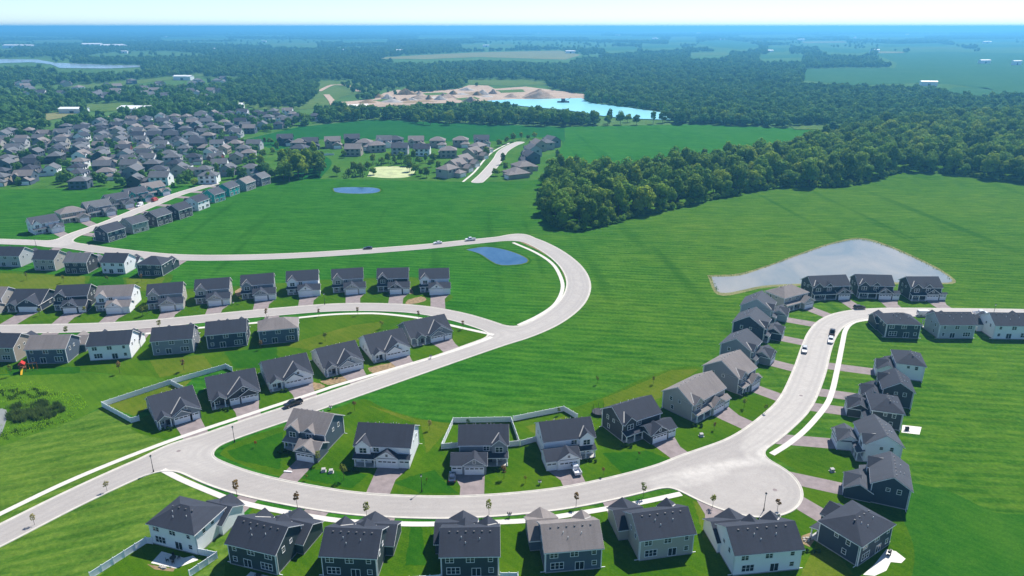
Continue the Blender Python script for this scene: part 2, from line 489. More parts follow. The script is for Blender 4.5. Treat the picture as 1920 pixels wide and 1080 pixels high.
NEAR_FIELD = [(-900, 1290), (2820, 1290), (2820, 345), (1920, 300), (1540, 243), (1300, 233), (1100, 237), (830, 230), (700, 224), (560, 238), (430, 268), (420, 300), (520, 335), (250, 352), (-400, 358)]
# split the great field into strips so that no triangle is huge
sheet('field', [(-900, 1290), (-300, 700), (-300, 470), (-400, 358), (250, 352), (520, 335), (760, 337), (1010, 338), (1010, 700), (960, 1290)], 0.012, M['field'])
sheet('field', [(-900, 1290), (-300, 880), (0, 836), (140, 788), (192, 764), (246, 796), (310, 826), (400, 835), (330, 880), (430, 940), (440, 1010), (425, 1090), (430, 1290)], 0.016, M['field_y'])
sheet('field', [(960, 1290), (1010, 700), (1010, 338), (1060, 330), (1500, 300), (1920, 300), (2820, 345), (2400, 700), (2820, 1290)], 0.012, M['field'])
sheet('field', [(1058, 238), (1100, 237), (1300, 233), (1540, 243), (1920, 300), (1500, 300), (1060, 330), (1010, 338), (1040, 290), (1060, 262)], 0.012, M['field_l'], jitter=0.8)
sheet('field', [(420, 300), (430, 268), (560, 238), (700, 224), (830, 230), (1058, 238), (1060, 262), (1040, 290), (1010, 338), (760, 337), (520, 335)], 0.012, M['field_dark'])

FAR_FIELDS = [
    ('field_far', [(1510, 130), (1590, 128), (1678, 128), (1682, 118), (1640, 101), (1760, 97), (1920, 100), (2050, 104), (2050, 172), (1920, 178), (1800, 160), (1740, 155), (1600, 160), (1505, 150)]),
    ('field_far', [(1790, 164), (1850, 165), (1885, 176), (1840, 181), (1770, 172)]),
    ('dry', [(680, 110), (800, 103), (900, 98), (1050, 95), (1090, 103), (1060, 112), (900, 107), (800, 111)]),
    ('field_far', [(1305, 81), (1350, 75), (1400, 80), (1425, 87), (1390, 93), (1340, 88)]),
    ('field_far', [(1438, 88), (1485, 91), (1470, 98), (1440, 97)]),
    ('field_far', [(1530, 89), (1640, 94), (1610, 100), (1555, 98)]),
    ('meadow', [(120, 163), (250, 151), (382, 138), (390, 142), (260, 157), (150, 168)]),
    ('meadow', [(155, 197), (250, 192), (262, 203), (200, 210), (165, 208)]),
    ('dry', [(60, 217), (150, 207), (160, 214), (90, 226)]),
    ('meadow', [(430, 190), (500, 168), (600, 152), (700, 150), (790, 155), (700, 170), (640, 182), (610, 202), (560, 206), (480, 205)]),
    ('field_far', [(1200, 86), (1270, 84), (1280, 89), (1210, 91)]),
    ('field_far', [(1780, 75), (1900, 74), (1910, 78), (1800, 80)]),
    ('field_far', [(1100, 70), (1230, 69), (1240, 72), (1110, 73)]),
    ('field_far', [(640, 75), (720, 74), (730, 77), (650, 78)]),
    ('dry', [(1640, 96), (1690, 97), (1700, 100), (1650, 100)]),
    ('meadow', [(1480, 236), (1560, 236), (1555, 244), (1490, 243)]),
    ('meadow', [(1255, 70), (1300, 70), (1310, 72), (1260, 72)]),
    ('field_far', [(-60, 88), (20, 88), (30, 91), (-60, 92)]),
    ('meadow', [(870, 150), (990, 150), (1050, 158), (960, 162), (880, 158)]),
    ('field_far', [(1000, 64), (1120, 63), (1130, 65), (1010, 66)]), ('meadow', [(1380, 66), (1480, 65), (1500, 68), (1400, 69)]), ('field_far', [(1250, 76), (1300, 75), (1310, 78), (1260, 79)]), ('dry', [(1500, 78), (1580, 77), (1590, 80), (1510, 81)]),
    ('field_far', [(1130, 90), (1190, 88), (1196, 93), (1140, 95)]), ('meadow', [(1290, 100), (1360, 97), (1370, 103), (1300, 105)]), ('field_far', [(1420, 104), (1500, 102), (1510, 108), (1430, 110)]), ('meadow', [(1700, 90), (1800, 89), (1810, 92), (1710, 93)]),
    ('field_far', [(1830, 84), (1960, 83), (1960, 88), (1840, 89)]), ('meadow', [(500, 82), (590, 81), (600, 84), (510, 85)]), ('field_far', [(300, 70), (420, 69), (430, 72), (310, 73)]), ('meadow', [(60, 76), (150, 75), (160, 78), (70, 79)]), ('field_far', [(780, 68), (880, 67), (890, 69), (790, 70)]),
    ('dry', [(1690, 59), (1850, 58), (1860, 60), (1700, 61)]), ('meadow', [(1150, 60), (1300, 59), (1310, 61), (1160, 62)]), ('meadow', [(860, 85), (960, 83), (965, 87), (870, 88)]),
    ('field_far', [(1590, 68), (1720, 66), (1740, 69), (1600, 71)]),
    ('field_far', [(1640, 84), (1760, 82), (1780, 86), (1660, 88)]),
]
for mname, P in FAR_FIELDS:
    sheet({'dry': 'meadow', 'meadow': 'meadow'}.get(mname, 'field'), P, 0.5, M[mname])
QUARRY = [(628, 201), (640, 192), (700, 187), (720, 175), (745, 169), (800, 173), (860, 167), (880, 160), (915, 161), (928, 167), (985, 163), (1050, 171), (1100, 178), (1095, 186), (1000, 186.5), (918, 189), (880, 193), (800, 195), (714, 199)]
sheet('quarry_ground', QUARRY, 0.7, M['sand'])
LAKE = [(912, 190), (960, 187), (1000, 187), (1090, 185), (1108, 194), (1180, 203), (1250, 213), (1258, 226), (1200, 224), (1140, 220), (1060, 207), (980, 200)]
for P, mm_ in (([(700, 189), (735, 184), (745, 187), (715, 192)], 'meadow'), ([(770, 176), (830, 174), (850, 178), (790, 180)], 'meadow'), ([(850, 186), (890, 182), (900, 186), (870, 190)], 'meadow'), ([(930, 170), (980, 168), (985, 173), (940, 175)], 'meadow'), ([(745, 192), (800, 188), (820, 191), (760, 195)], 'soil'),
              ([(860, 176), (900, 172), (915, 177), (880, 180)], 'soil'), ([(800, 183), (850, 181), (845, 184), (805, 186)], 'stone')):
    sheet('quarry_scrub' if mm_ == 'meadow' else 'quarry_cut', P, 0.78, M[mm_], jitter=1.5)
sheet('lake', LAKE, 0.9, M['lake'])
RIVER = [(-80, 110), (0, 111), (70, 112), (104, 118), (200, 122), (272, 123), (268, 126), (200, 129), (112, 128), (96, 121), (60, 117), (0, 119), (-80, 119)]
sheet('river', RIVER, 0.9, M['river'])
# ponds near by
PONDS = [('pond_blue', [(625, 353), (650, 351), (700, 352), (713, 357), (700, 362), (660, 363), (630, 360)]),
         ('pond_blue', [(874, 468), (910, 463), (945, 468), (975, 478), (990, 488), (978, 495), (940, 497), (922, 490), (900, 476)]),
         ('pond_pale', [(1334, 519), (1385, 517), (1440, 500), (1500, 478), (1560, 458), (1612, 449), (1660, 461), (1720, 487), (1765, 510), (1785, 528), (1740, 530), (1600, 529), (1500, 532), (1430, 536), (1352, 549)]),
         ('pond_pale', [(-30, 772), (4, 766), (14, 775), (8, 800), (-8, 830), (-40, 838)]),
         ('algae', [(688, 331), (700, 315), (735, 312), (776, 314), (770, 330), (735, 334)])]
for i, (mname, P) in enumerate(PONDS):
    sheet('pond', P, 0.040, M[mname], smooth=True)
def bank(P, k, z, mat):
    Q = atn(P); c = Q.mean(0)
    d = Q - c
    L = np.linalg.norm(d, axis=1)[:, None]
    return sheet('shore', (c + d * (L + k) / L).tolist(), z, mat, pix=False, smooth=True)
for i in (0, 1): bank(PONDS[i][1], 2.2, 0.030, M['lawn_lush']); bank(PONDS[i][1], 0.7, 0.035, M['lawn_dry'])
sheet('shore', [(1326, 516), (1384, 513), (1440, 497), (1500, 475), (1560, 455), (1614, 446), (1664, 459), (1726, 486), (1770, 509), (1792, 530), (1740, 533), (1600, 533), (1500, 536), (1432, 540), (1350, 554)], 0.03, M['dry'], smooth=True, jitter=0.15)

# ------------------------------------------------------------------ roads (one smooth union of the street centre lines)
ROADS = [  # pixel x, pixel y, half width in metres
    [(-120, 1062, 4.3), (0, 1004, 4.3), (133, 937, 4.3), (250, 883, 4.4), (335, 849, 4.6), (430, 812, 4.3), (560, 768, 4.3), (700, 720, 4.3), (850, 668, 4.4), (930, 640, 4.8), (985, 622, 5.0), (1035, 598, 5.2), (1073, 566, 5.3), (1085, 533, 5.3), (1072, 502, 5.2), (1040, 474, 5.0), (1000, 453, 4.8), (968, 445, 4.6)],
    [(975, 444, 4.6), (930, 449, 4.3), (870, 455, 4.3), (780, 464, 4.3), (600, 477, 4.4), (450, 483, 4.5), (320, 482, 4.5), (200, 470, 4.5), (110, 458, 4.5), (0, 453, 4.5), (-150, 449, 4.5)],
    [(945, 622, 4.4), (900, 606, 4.4), (850, 592, 4.3), (780, 580, 4.2), (700, 576, 4.2), (620, 577, 4.2), (540, 583, 4.2), (450, 591, 4.2), (350, 601, 4.2), (250, 610, 4.2), (150, 615, 4.2), (0, 618, 4.2), (-160, 622, 4.2)],
    [(335, 852, 4.4), (370, 872, 4.4), (430, 897, 4.4), (513, 919, 4.3), (655, 943, 4.2), (800, 951, 4.2), (900, 949, 4.2), (1000, 941, 4.2), (1090, 928, 4.2), (1200, 903, 4.3), (1300, 873, 4.6), (1400, 832, 4.8), (1460, 788, 4.8), (1493, 752, 4.8), (1517, 698, 4.9), (1530, 655, 4.8), (1541, 628, 4.8), (1560, 606, 4.7), (1595, 592, 4.5), (1660, 586, 4.5), (1760, 586, 4.5), (1920, 588, 4.5), (2100, 592, 4.5)],
    [(110, 457, 4.2), (140, 440, 4.2), (200, 419, 4.2), (280, 386, 4.2), (335, 364, 4.2), (400, 345, 4.2)],
    [(895, 341, 4.5), (912, 325, 4.5), (933, 300, 4.5), (943, 284, 4.5), (960, 273, 4.5), (975, 267, 4.5)],
]
BULB = [(1398, 906, 13.6), (1330, 900, 8.0)]
G0x, G0y, G1x, G1y, GS = -330.0, 118.0, 330.0, 900.0, 0.8
gx = np.arange(G0x, G1x, GS); gy = np.arange(G0y, G1y, GS)
GX, GY = np.meshgrid(gx, gy)
SDF = np.full(GX.shape, 1e3)
ROADLINES = []
def segdist(A, B, ra, rb, X, Y):
    d = B - A
    L2 = max(1e-9, float(d @ d))
    t = np.clip(((X - A[0]) * d[0] + (Y - A[1]) * d[1]) / L2, 0, 1)
    return np.hypot(X - A[0] - t * d[0], Y - A[1] - t * d[1]) - (ra + (rb - ra) * t)
def smin(a, b, k):
    h = np.clip(0.5 + 0.5 * (b - a) / k, 0, 1)
    return b * (1 - h) + a * h - k * h * (1 - h)
def road_field(line):
    D = np.full(GX.shape, 1e3)
    for a, b in zip(line[:-1], line[1:]):
        lo = np.minimum(a[:2], b[:2]) - 22; hi = np.maximum(a[:2], b[:2]) + 22
        i0, i1 = max(0, int((lo[0] - G0x) / GS)), min(len(gx), int((hi[0] - G0x) / GS) + 1)
        j0, j1 = max(0, int((lo[1] - G0y) / GS)), min(len(gy), int((hi[1] - G0y) / GS) + 1)
        if i1 <= i0 or j1 <= j0: continue
        sub = D[j0:j1, i0:i1]
        np.minimum(sub, segdist(a[:2], b[:2], a[2], b[2], GX[j0:j1, i0:i1], GY[j0:j1, i0:i1]), out=sub)
    return D
for rd in ROADS:
    P = [(*at(x, y).xy, w) for x, y, w in rd]
    line = spline(P, 4.0)
    ROADLINES.append(line)
    SDF = smin(SDF, road_field(line), 7.0)
for x, y, r in BULB:
    c = at(x, y)
    SDF = smin(SDF, np.hypot(GX - c.x, GY - c.y) - r, 7.0)
def sdf(x, y):
    i = (x - G0x) / GS; j = (y - G0y) / GS
    i0, j0 = int(i), int(j)
    if i0 < 0 or j0 < 0 or i0 + 1 >= len(gx) or j0 + 1 >= len(gy): return 1e3
    u, v = i - i0, j - j0
    return (SDF[j0, i0] * (1 - u) + SDF[j0, i0 + 1] * u) * (1 - v) + (SDF[j0 + 1, i0] * (1 - u) + SDF[j0 + 1, i0 + 1] * u) * v
# dust left on the road by the builders
DUST = [([(1275, 893), (1330, 880), (1380, 868), (1432, 862)], 1.6, 0.9), ([(1240, 905), (1290, 897), (1340, 880)], 3.0, 0.5), ([(1440, 845), (1500, 745), (1530, 650), (1545, 615), (1600, 590), (1700, 586), (1900, 588)], 7.0, 0.55),
        ([(1440, 845), (1440, 850)], 3.5, 0.9), ([(640, 745), (850, 668), (985, 622), (1073, 566), (1085, 533), (1040, 474), (975, 444)], 7.0, 0.22), ([(895, 341), (933, 300), (975, 267)], 7, .5), ([(-100, 453), (110, 457), (200, 419), (335, 364)], 7, .4),
        ([(330, 850), (400, 870)], 6.0, 0.25)]
def dust_all(V):
    V = np.asarray(V)
    X, Y = V[:, 0], V[:, 1]
    k = np.zeros(len(V))
    for L, r, st in DUSTL:
        d = np.full(len(V), 1e6)
        for a, b in zip(L[:-1], L[1:]): d = np.minimum(d, segdist(a, b, 0, 0, X, Y))
        k = np.maximum(k, st * np.clip((r + 1.2 - d) / 1.8, 0, 1))
    return k
DUSTL = [(np.array([tuple(at(*p).xy) for p in L]), r, s) for L, r, s in DUST]
def build_roads():
    ZR = 0.050
    neg = SDF < 0
    vid = {}
    V = []; F = []
    def grid_v(j, i):
        k = (j, i)
        if k not in vid:
            vid[k] = len(V); V.append((gx[i], gy[j], ZR))
        return vid[k]
    def edge_v(j, i, j2, i2):
        k = (j, i, j2, i2) if (j, i) < (j2, i2) else (j2, i2, j, i)
        if k not in vid:
            a, b = SDF[j, i], SDF[j2, i2]
            t = a / (a - b)
            vid[k] = len(V); V.append((gx[i] + (gx[i2] - gx[i]) * t, gy[j] + (gy[j2] - gy[j]) * t, ZR))
        return vid[k]
    segs = []
    c = neg[:-1, :-1].astype(int) + neg[:-1, 1:] + neg[1:, 1:] + neg[1:, :-1]
    full = c == 4
    # full cells: runs merged in blocks of up to 4 along x
    for j in range(full.shape[0]):
        idx = np.flatnonzero(full[j])
        for i in idx:
            F.append((grid_v(j, i), grid_v(j, i + 1), grid_v(j + 1, i + 1), grid_v(j + 1, i)))
    jj, ii = np.nonzero((c > 0) & (c < 4))
    for j, i in zip(jj.tolist(), ii.tolist()):
        cs = [(j, i), (j, i + 1), (j + 1, i + 1), (j + 1, i)]
        poly = []; cut = []
        for k in range(4):
            a, b = cs[k], cs[(k + 1) % 4]
            if neg[a]: poly.append(grid_v(*a))
            if neg[a] != neg[b]:
                e = edge_v(*a, *b); poly.append(e); cut.append((e, bool(neg[a])))
        if len(poly) >= 3: F.append(tuple(poly))
        if len(cut) == 2:
            (e0, in0), (e1, in1) = cut
            segs.append((e0, e1) if in0 else (e1, e0))
    me = bpy.data.meshes.new('road'); me.from_pydata(V, [], F); me.materials.append(M['road'])
    at_ = me.attributes.new('dust', 'FLOAT', 'POINT')
    at_.data.foreach_set('value', dust_all(V))
    sv = np.array([sdf(v[0], v[1]) for v in V])
    at_ = me.attributes.new('wear', 'FLOAT', 'POINT')
    at_.data.foreach_set('value', 0.9 * np.exp(-((sv + 1.5) / 0.45) ** 2) + 0.8 * np.exp(-((sv + 3.1) / 0.45) ** 2) + 0.5 * np.exp(-((sv + 4.4) / 0.2) ** 2))
    struct(link('road', me))
    nxt = {a: b for a, b in segs}
    starts = [a for a in nxt if a not in set(nxt.values())]
    done = set(); chains = []
    for s in starts + list(nxt):
        if s in done: continue
        ch = [s]; done.add(s); cur = s; closed = False
        while cur in nxt:
            cur = nxt[cur]
            if cur in done:
                closed = cur == s; break
            ch.append(cur); done.add(cur)
        if len(ch) > 12: chains.append((np.array([V[k][:2] for k in ch]), closed))
    mb = MB()
    # profile: (offset from the edge; + is away from the road, z)
    prof = [(-0.42, ZR + 0.006), (-0.08, ZR + 0.012), (0.06, 0.155), (0.30, 0.165), (0.36, 0.0)]
    for P, closed in chains:
        for _ in range(6):
            Q = P.copy()
            if closed: Q = 0.5 * P + 0.25 * (np.roll(P, 1, 0) + np.roll(P, -1, 0))
            else: Q[1:-1] = 0.5 * P[1:-1] + 0.25 * (P[:-2] + P[2:])
            P = Q
        P = P[::2] if len(P) % 2 == 0 or not closed else P[::2]
        T = (np.roll(P, -1, 0) - np.roll(P, 1, 0)) if closed else np.gradient(P, axis=0)
        T /= np.linalg.norm(T, axis=1)[:, None] + 1e-9
        N = np.stack([-T[:, 1], T[:, 0]], 1)
        # make N point away from the road
        k = len(P) // 2
        if sdf(*(P[k] + N[k] * 1.0)) < sdf(*(P[k] - N[k] * 1.0)): N = -N
        n = len(P); m = len(prof)
        vs = [(P[i, 0] + N[i, 0] * o, P[i, 1] + N[i, 1] * o, z) for i in range(n) for o, z in prof]
        fs = []
        for i in range(n if closed else n - 1):
            a, b = i * m, ((i + 1) % n) * m
            for q in range(m - 1): fs.append((a + q, a + q + 1, b + q + 1, b + q))
        mb.add(vs, fs)
    struct(mb.obj('kerb', M['kerb']))
build_roads()

def ribbon(name, P, width, z, mat, thick=0.05, pix=True):
    L = spline([tuple(at(*p).xy) for p in P] if pix else P, 2.5)
    T = np.gradient(L, axis=0); T /= np.linalg.norm(T, axis=1)[:, None]
    N = np.stack([-T[:, 1], T[:, 0]], 1) * width / 2
    n = len(L)
    vs = []
    for i in range(n):
        a = L[i] + N[i]; b = L[i] - N[i]
        vs += [(a[0], a[1], z - thick), (a[0], a[1], z), (b[0], b[1], z), (b[0], b[1], z - thick)]
    fs = []
    for i in range(n - 1):
        k = 4 * i
        for q in range(3): fs.append((k + q, k + q + 1, k + 4 + q + 1, k + 4 + q))
    return struct(MB().add(vs, fs).obj(name, mat))
SIDEWALKS = [
    [(-110, 1018), (0, 964), (144, 896), (305, 832), (455, 781), (595, 735), (644, 719), (815, 669), (900, 641), (922, 632)],
    [(926, 628), (880, 618), (827, 606), (782, 596), (715, 588.5), (671, 588), (620, 590), (559, 596), (484, 605), (368, 615.5), (270, 626), (150, 633), (0, 637), (-120, 640)],
    [(305, 881), (340, 899), (389, 920), (440, 939), (523, 958), (633, 976), (720, 981), (800, 983), (940, 979), (1010, 974), (1120, 957), (1203, 942), (1277, 926)],
    [(1447, 852), (1480, 831), (1513, 803), (1547, 763), (1560, 735), (1570, 692), (1579, 647), (1586, 618), (1602, 604), (1640, 598)],
    [(962, 455), (1005, 474), (1036, 495), (1052, 522), (1054, 545), (1040, 571), (1010, 592), (972, 610)],
    [(868, 341), (890, 322), (908, 300), (925, 284), (955, 268)],
]
ribbon('soil_strip', [(975, 452), (1015, 471), (1045, 492), (1062, 520), (1064, 546), (1050, 573), (1020, 596), (985, 613)], 1.5, 0.045, M['soil'], 0.03)
for P in SIDEWALKS: ribbon('sidewalk', P, 1.7, 0.075, M['sidewalk'])

# ------------------------------------------------------------------ lawns
LAWNS = [
    ('lawn', [(412, 852), (425, 838), (470, 818), (560, 790), (640, 762), (682, 748), (720, 765), (780, 783), (850, 793), (960, 790), (1050, 772), (1130, 745), (1200, 712), (1260, 692), (1312, 688), (1340, 720), (1400, 742), (1462, 730), (1476, 738), (1450, 768), (1387, 813), (1267, 867), (1160, 900), (1060, 914), (907, 929), (800, 930), (677, 923), (513, 891), (440, 866)]),
    ('lawn', [(480, 942), (523, 957), (633, 976), (800, 983), (940, 979), (1010, 974), (1120, 957), (1203, 942), (1290, 925), (1340, 950), (1410, 960), (1480, 940), (1507, 905), (1490, 880), (1450, 856), (1470, 846), (1530, 838), (1600, 860), (1640, 900), (1705, 960), (1722, 1040), (1700, 1200), (1300, 1300), (800, 1300), (440, 1220), (420, 1080), (440, 1010)]),
    ('lawn', [(922, 632), (880, 619), (827, 607), (782, 597), (715, 589), (671, 589), (559, 597), (484, 606), (368, 616), (270, 627), (150, 634), (-150, 642), (-250, 705), (0, 702), (110, 696), (190, 700), (300, 712), (325, 716), (423, 690), (436, 694), (370, 742), (246, 795), (300, 822), (350, 812), (600, 732), (820, 667)]),
    ('lawn', [(-200, 512), (0, 508), (130, 516), (260, 520), (320, 514), (318, 530), (296, 545), (343, 542), (435, 537), (539, 530), (600, 525), (704, 521), (784, 521), (812, 545), (850, 556), (815, 574), (760, 571), (700, 568), (620, 570), (540, 574), (350, 592), (150, 606), (-200, 612)]),
    ('lawn', [(178, 1085), (275, 1019), (330, 1010), (400, 1030), (408, 1046), (358, 1085), (250, 1150)]),
    ('wild', [(-200, 712), (0, 704), (110, 697), (190, 701), (312, 714), (192, 762), (140, 788), (60, 815), (0, 838), (-100, 860)]),
    ('lawn_dark', [(1690, 900), (1790, 925), (1860, 960), (1930, 965), (2300, 1000), (2300, 1300), (1700, 1300), (1690, 1180), (1715, 1040), (1690, 962)]),
    ('lawn_far', [(-150, 357), (250, 351), (520, 334), (560, 300), (470, 268), (430, 266), (570, 236), (610, 226), (560, 212), (330, 222), (110, 243), (-150, 268)]),
    ('lawn_far', [(600, 336), (620, 300), (560, 272), (600, 262), (720, 262), (900, 266), (985, 258), (1050, 262), (1045, 290), (1010, 337)]),
]
for i, (mname, P) in enumerate(LAWNS):
    sheet('lawn' if mname != 'wild' else 'grassland', P, 0.022 + 0.001 * i, M[mname], smooth=True)
LOTS = [('lawn_dry', [(0, 512), (160, 518), (158, 536), (60, 545), (0, 540)]), ('lawn_lush', [(170, 518), (230, 519), (235, 545), (160, 545)]), ('lawn_dry', [(236, 522), (310, 520), (296, 545), (240, 546)]),
        ('lawn_lush', [(420, 660), (520, 650), (520, 690), (440, 690)]), ('lawn_dry', [(280, 676), (380, 665), (400, 690), (300, 708)]), ('lawn_dry', [(530, 648), (660, 610), (720, 602), (700, 632), (600, 660)]), ('lawn_lush', [(10, 690), (150, 688), (150, 700), (20, 705)]),
        ('lawn_lush', [(425, 846), (530, 810), (525, 880), (440, 862)]), ('lawn_dry', [(690, 760), (780, 786), (850, 795), (800, 850), (790, 800)]), ('lawn_dry', [(1130, 748), (1260, 694), (1310, 692), (1250, 740), (1140, 790)]), ('lawn_dry', [(985, 800), (1060, 780), (1080, 800), (1010, 822)]),
        ('lawn_lush', [(1130, 850), (1215, 845), (1260, 862), (1170, 892)]), ('lawn_dry', [(1300, 940), (1345, 955), (1370, 980), (1320, 1010)]), ('lawn_dry', [(1540, 1000), (1500, 1080), (1560, 1090), (1600, 1076)]), ('lawn_lush', [(560, 880), (600, 880), (690, 890), (660, 916), (560, 896)]),
        ('lawn_lush', [(815, 880), (835, 905), (860, 925), (790, 925), (735, 905)]), ('lawn_lush', [(770, 985), (790, 985), (800, 1060), (760, 1060)]), ('lawn_dry', [(200, 760), (300, 728), (360, 712), (330, 740), (250, 780)])]
for i, (mname, P) in enumerate(LOTS): sheet('lawn', P, 0.0335, M[mname], jitter=0.2)
for P in [[(548, 722), (585, 716), (610, 724), (598, 730), (560, 735)], [(690, 690), (735, 680), (748, 687), (700, 700)], [(600, 715), (640, 706), (655, 712), (618, 722)], [(765, 562), (790, 556), (800, 562), (785, 568), (760, 571)], [(756, 548), (770, 540), (775, 552)],
          [(440, 546), (455, 538), (458, 549), (445, 556)]]:
    sheet('soil_patch', P, 0.036, M['soil'], smooth=True, jitter=0.12)

print('SETTING', round(time.time() - T_START, 1))

# ------------------------------------------------------------------ houses
_mc = {}
def cached(key, fn):
    if key not in _mc: _mc[key] = fn()
    return _mc[key]
def window_meshes(w, h, n):
    """frame and one pane; the frame faces local -y, origin at the centre of the wall face"""
    def frame():
        mb = MB(); t = 0.11
        W_, H_ = w / 2 + t, h / 2 + t
        mb.box(-W_, W_, -0.06, 0.05, H_ - t, H_); mb.box(-W_, W_, -0.08, 0.05, -H_, -H_ + t)
        mb.box(-W_, -W_ + t, -0.06, 0.05, -H_ + t, H_ - t); mb.box(W_ - t, W_, -0.06, 0.05, -H_ + t, H_ - t)
        for k in range(1, n):
            x = -w / 2 + w * k / n
            mb.box(x - 0.06, x + 0.06, -0.06, 0.05, -H_ + t, H_ - t)
        mb.box(-W_ + t, W_ - t, -0.035, 0.05, -0.03, 0.03)
        return mb.mesh('window', M['trim'])
    def pane():
        pw = w / n - (0.12 if n > 1 else 0.0)
        return MB().box(-pw / 2, pw / 2, -0.02, 0.04, -h / 2, h / 2).mesh('pane', M['glass'])
    return cached(('wf', w, h, n), frame), cached(('wp', w, h, n), pane)
def put_window(par, x, y, z, w, h, n, ang, det):
    fm, pm = window_meshes(w, h, n)
    o = link('window', fm, par, (x, y, z), ang)
    for k in range(n):
        link('pane', pm, o, (-w / 2 + w * (k + 0.5) / n, 0, 0))
    return o
def garage_door_mesh(w, h):
    def f():
        mb = MB()
        mb.box(-w / 2 - 0.12, w / 2 + 0.12, -0.05, 0.02, h, h + 0.14)
        mb.box(-w / 2 - 0.12, -w / 2, -0.05, 0.02, 0, h); mb.box(w / 2, w / 2 + 0.12, -0.05, 0.02, 0, h)
        nx = max(4, int(w / 0.62)); cw = w / nx; ch = h / 4
        mb.box(-w / 2, w / 2, -0.004, 0.02, 0, h)
        for r in range(3):
            for c in range(nx):
                mb.box(-w / 2 + c * cw + 0.05, -w / 2 + (c + 1) * cw - 0.05, -0.03, 0.0, r * ch + 0.05, (r + 1) * ch - 0.04)
        return mb.mesh('garage_door', M['garage'])
    return cached(('gd', w, h), f)
def put_garage_door(par, x, y, w, h=2.15, det=2):
    o = link('garage_door', garage_door_mesh(w, h), par, (x, y, 0.06))
    n = 4 if w > 4 else 2
    pm = cached(('gp', w, n), lambda: MB().box(-w / n / 2 + 0.14, w / n / 2 - 0.14, -0.03, 0.0, 0, 0.34).mesh('pane', M['glass']))
    if det > 1:
        for k in range(n): link('pane', pm, o, (-w / 2 + w * (k + 0.5) / n, 0, h - 0.46))
    return o
def planes(x0, x1, y0, y1, h, p, oh, kind, ohb=None):
    """roof planes over a block; ohb = overhang at the back (None: the same)"""
    b = oh if ohb is None else ohb
    if kind == 'gx':
        ym = (y0 + y1) / 2; zr = h + p * (y1 - y0) / 2; ze = h - p * oh
        return [[(x0 - oh, y0 - oh, ze), (x1 + oh, y0 - oh, ze), (x1 + oh, ym, zr), (x0 - oh, ym, zr)],
                [(x1 + oh, y1 + oh, ze), (x0 - oh, y1 + oh, ze), (x0 - oh, ym, zr), (x1 + oh, ym, zr)]]
    if kind == 'gy':
        xm = (x0 + x1) / 2; zr = h + p * (x1 - x0) / 2; ze = h - p * oh
        return [[(x1 + oh, y0 - oh, ze), (x1 + oh, y1 + b, ze), (xm, y1 + b, zr), (xm, y0 - oh, zr)],
                [(x0 - oh, y1 + b, ze), (x0 - oh, y0 - oh, ze), (xm, y0 - oh, zr), (xm, y1 + b, zr)]]
    if kind == 'hip':
        X0, X1, Y0, Y1 = x0 - oh, x1 + oh, y0 - oh, y1 + b
        ze = h - p * oh
        w, d = X1 - X0, Y1 - Y0
        if w >= d:
            k = d / 2; zr = ze + p * k; ym = (Y0 + Y1) / 2
            a, c = (X0 + k, ym, zr), (X1 - k, ym, zr)
            if w - d < 0.05: c = a
            A, B, C, D = (X0, Y0, ze), (X1, Y0, ze), (X1, Y1, ze), (X0, Y1, ze)
            return [[A, B, c, a] if c != a else [A, B, a], [C, D, a, c] if c != a else [C, D, a], [B, C, c], [D, A, a]]
        k = w / 2; zr = ze + p * k; xm = (X0 + X1) / 2
        a, c = (xm, Y0 + k, zr), (xm, Y1 - k, zr)
        A, B, C, D = (X0, Y0, ze), (X1, Y0, ze), (X1, Y1, ze), (X0, Y1, ze)
        return [[A, B, a], [B, C, c, a], [C, D, c], [D, A, a, c]]
def grow(poly, e):
    cx = sum(q[0] for q in poly) / len(poly); cy = sum(q[1] for q in poly) / len(poly)
    out = []
    # least squares plane through the polygon to keep z consistent
    n = (Vector(poly[1]) - Vector(poly[0])).cross(Vector(poly[2]) - Vector(poly[0]))
    for q in poly:
        dx, dy = q[0] - cx, q[1] - cy
        ex = e * (1 if dx > 0 else -1) if abs(dx) > 0.01 else 0
        ey = e * (1 if dy > 0 else -1) if abs(dy) > 0.01 else 0
        dz = -(n.x * ex + n.y * ey) / n.z if abs(n.z) > 1e-6 else 0
        out.append((q[0] + ex, q[1] + ey, q[2] + dz))
    return out
def wall_block(mb, x0, x1, y0, y1, h, p, kind, z0=0.0):
    if kind == 'gx':
        ym = (y0 + y1) / 2; zr = h + p * (y1 - y0) / 2
        pr = [(y0, z0), (y1, z0), (y1, h), (ym, zr), (y0, h)]
        mb.prism([(x0, y, z) for y, z in pr], [(x1, y, z) for y, z in pr])
    elif kind == 'gy':
        xm = (x0 + x1) / 2; zr = h + p * (x1 - x0) / 2
        pr = [(x0, z0), (x1, z0), (x1, h), (xm, zr), (x0, h)][::-1]
        mb.prism([(x, y0, z) for x, z in pr], [(x, y1, z) for x, z in pr])
    else:
        mb.box(x0, x1, y0, y1, z0, h)
ROOF_UP = 0.24
DRIVES = []
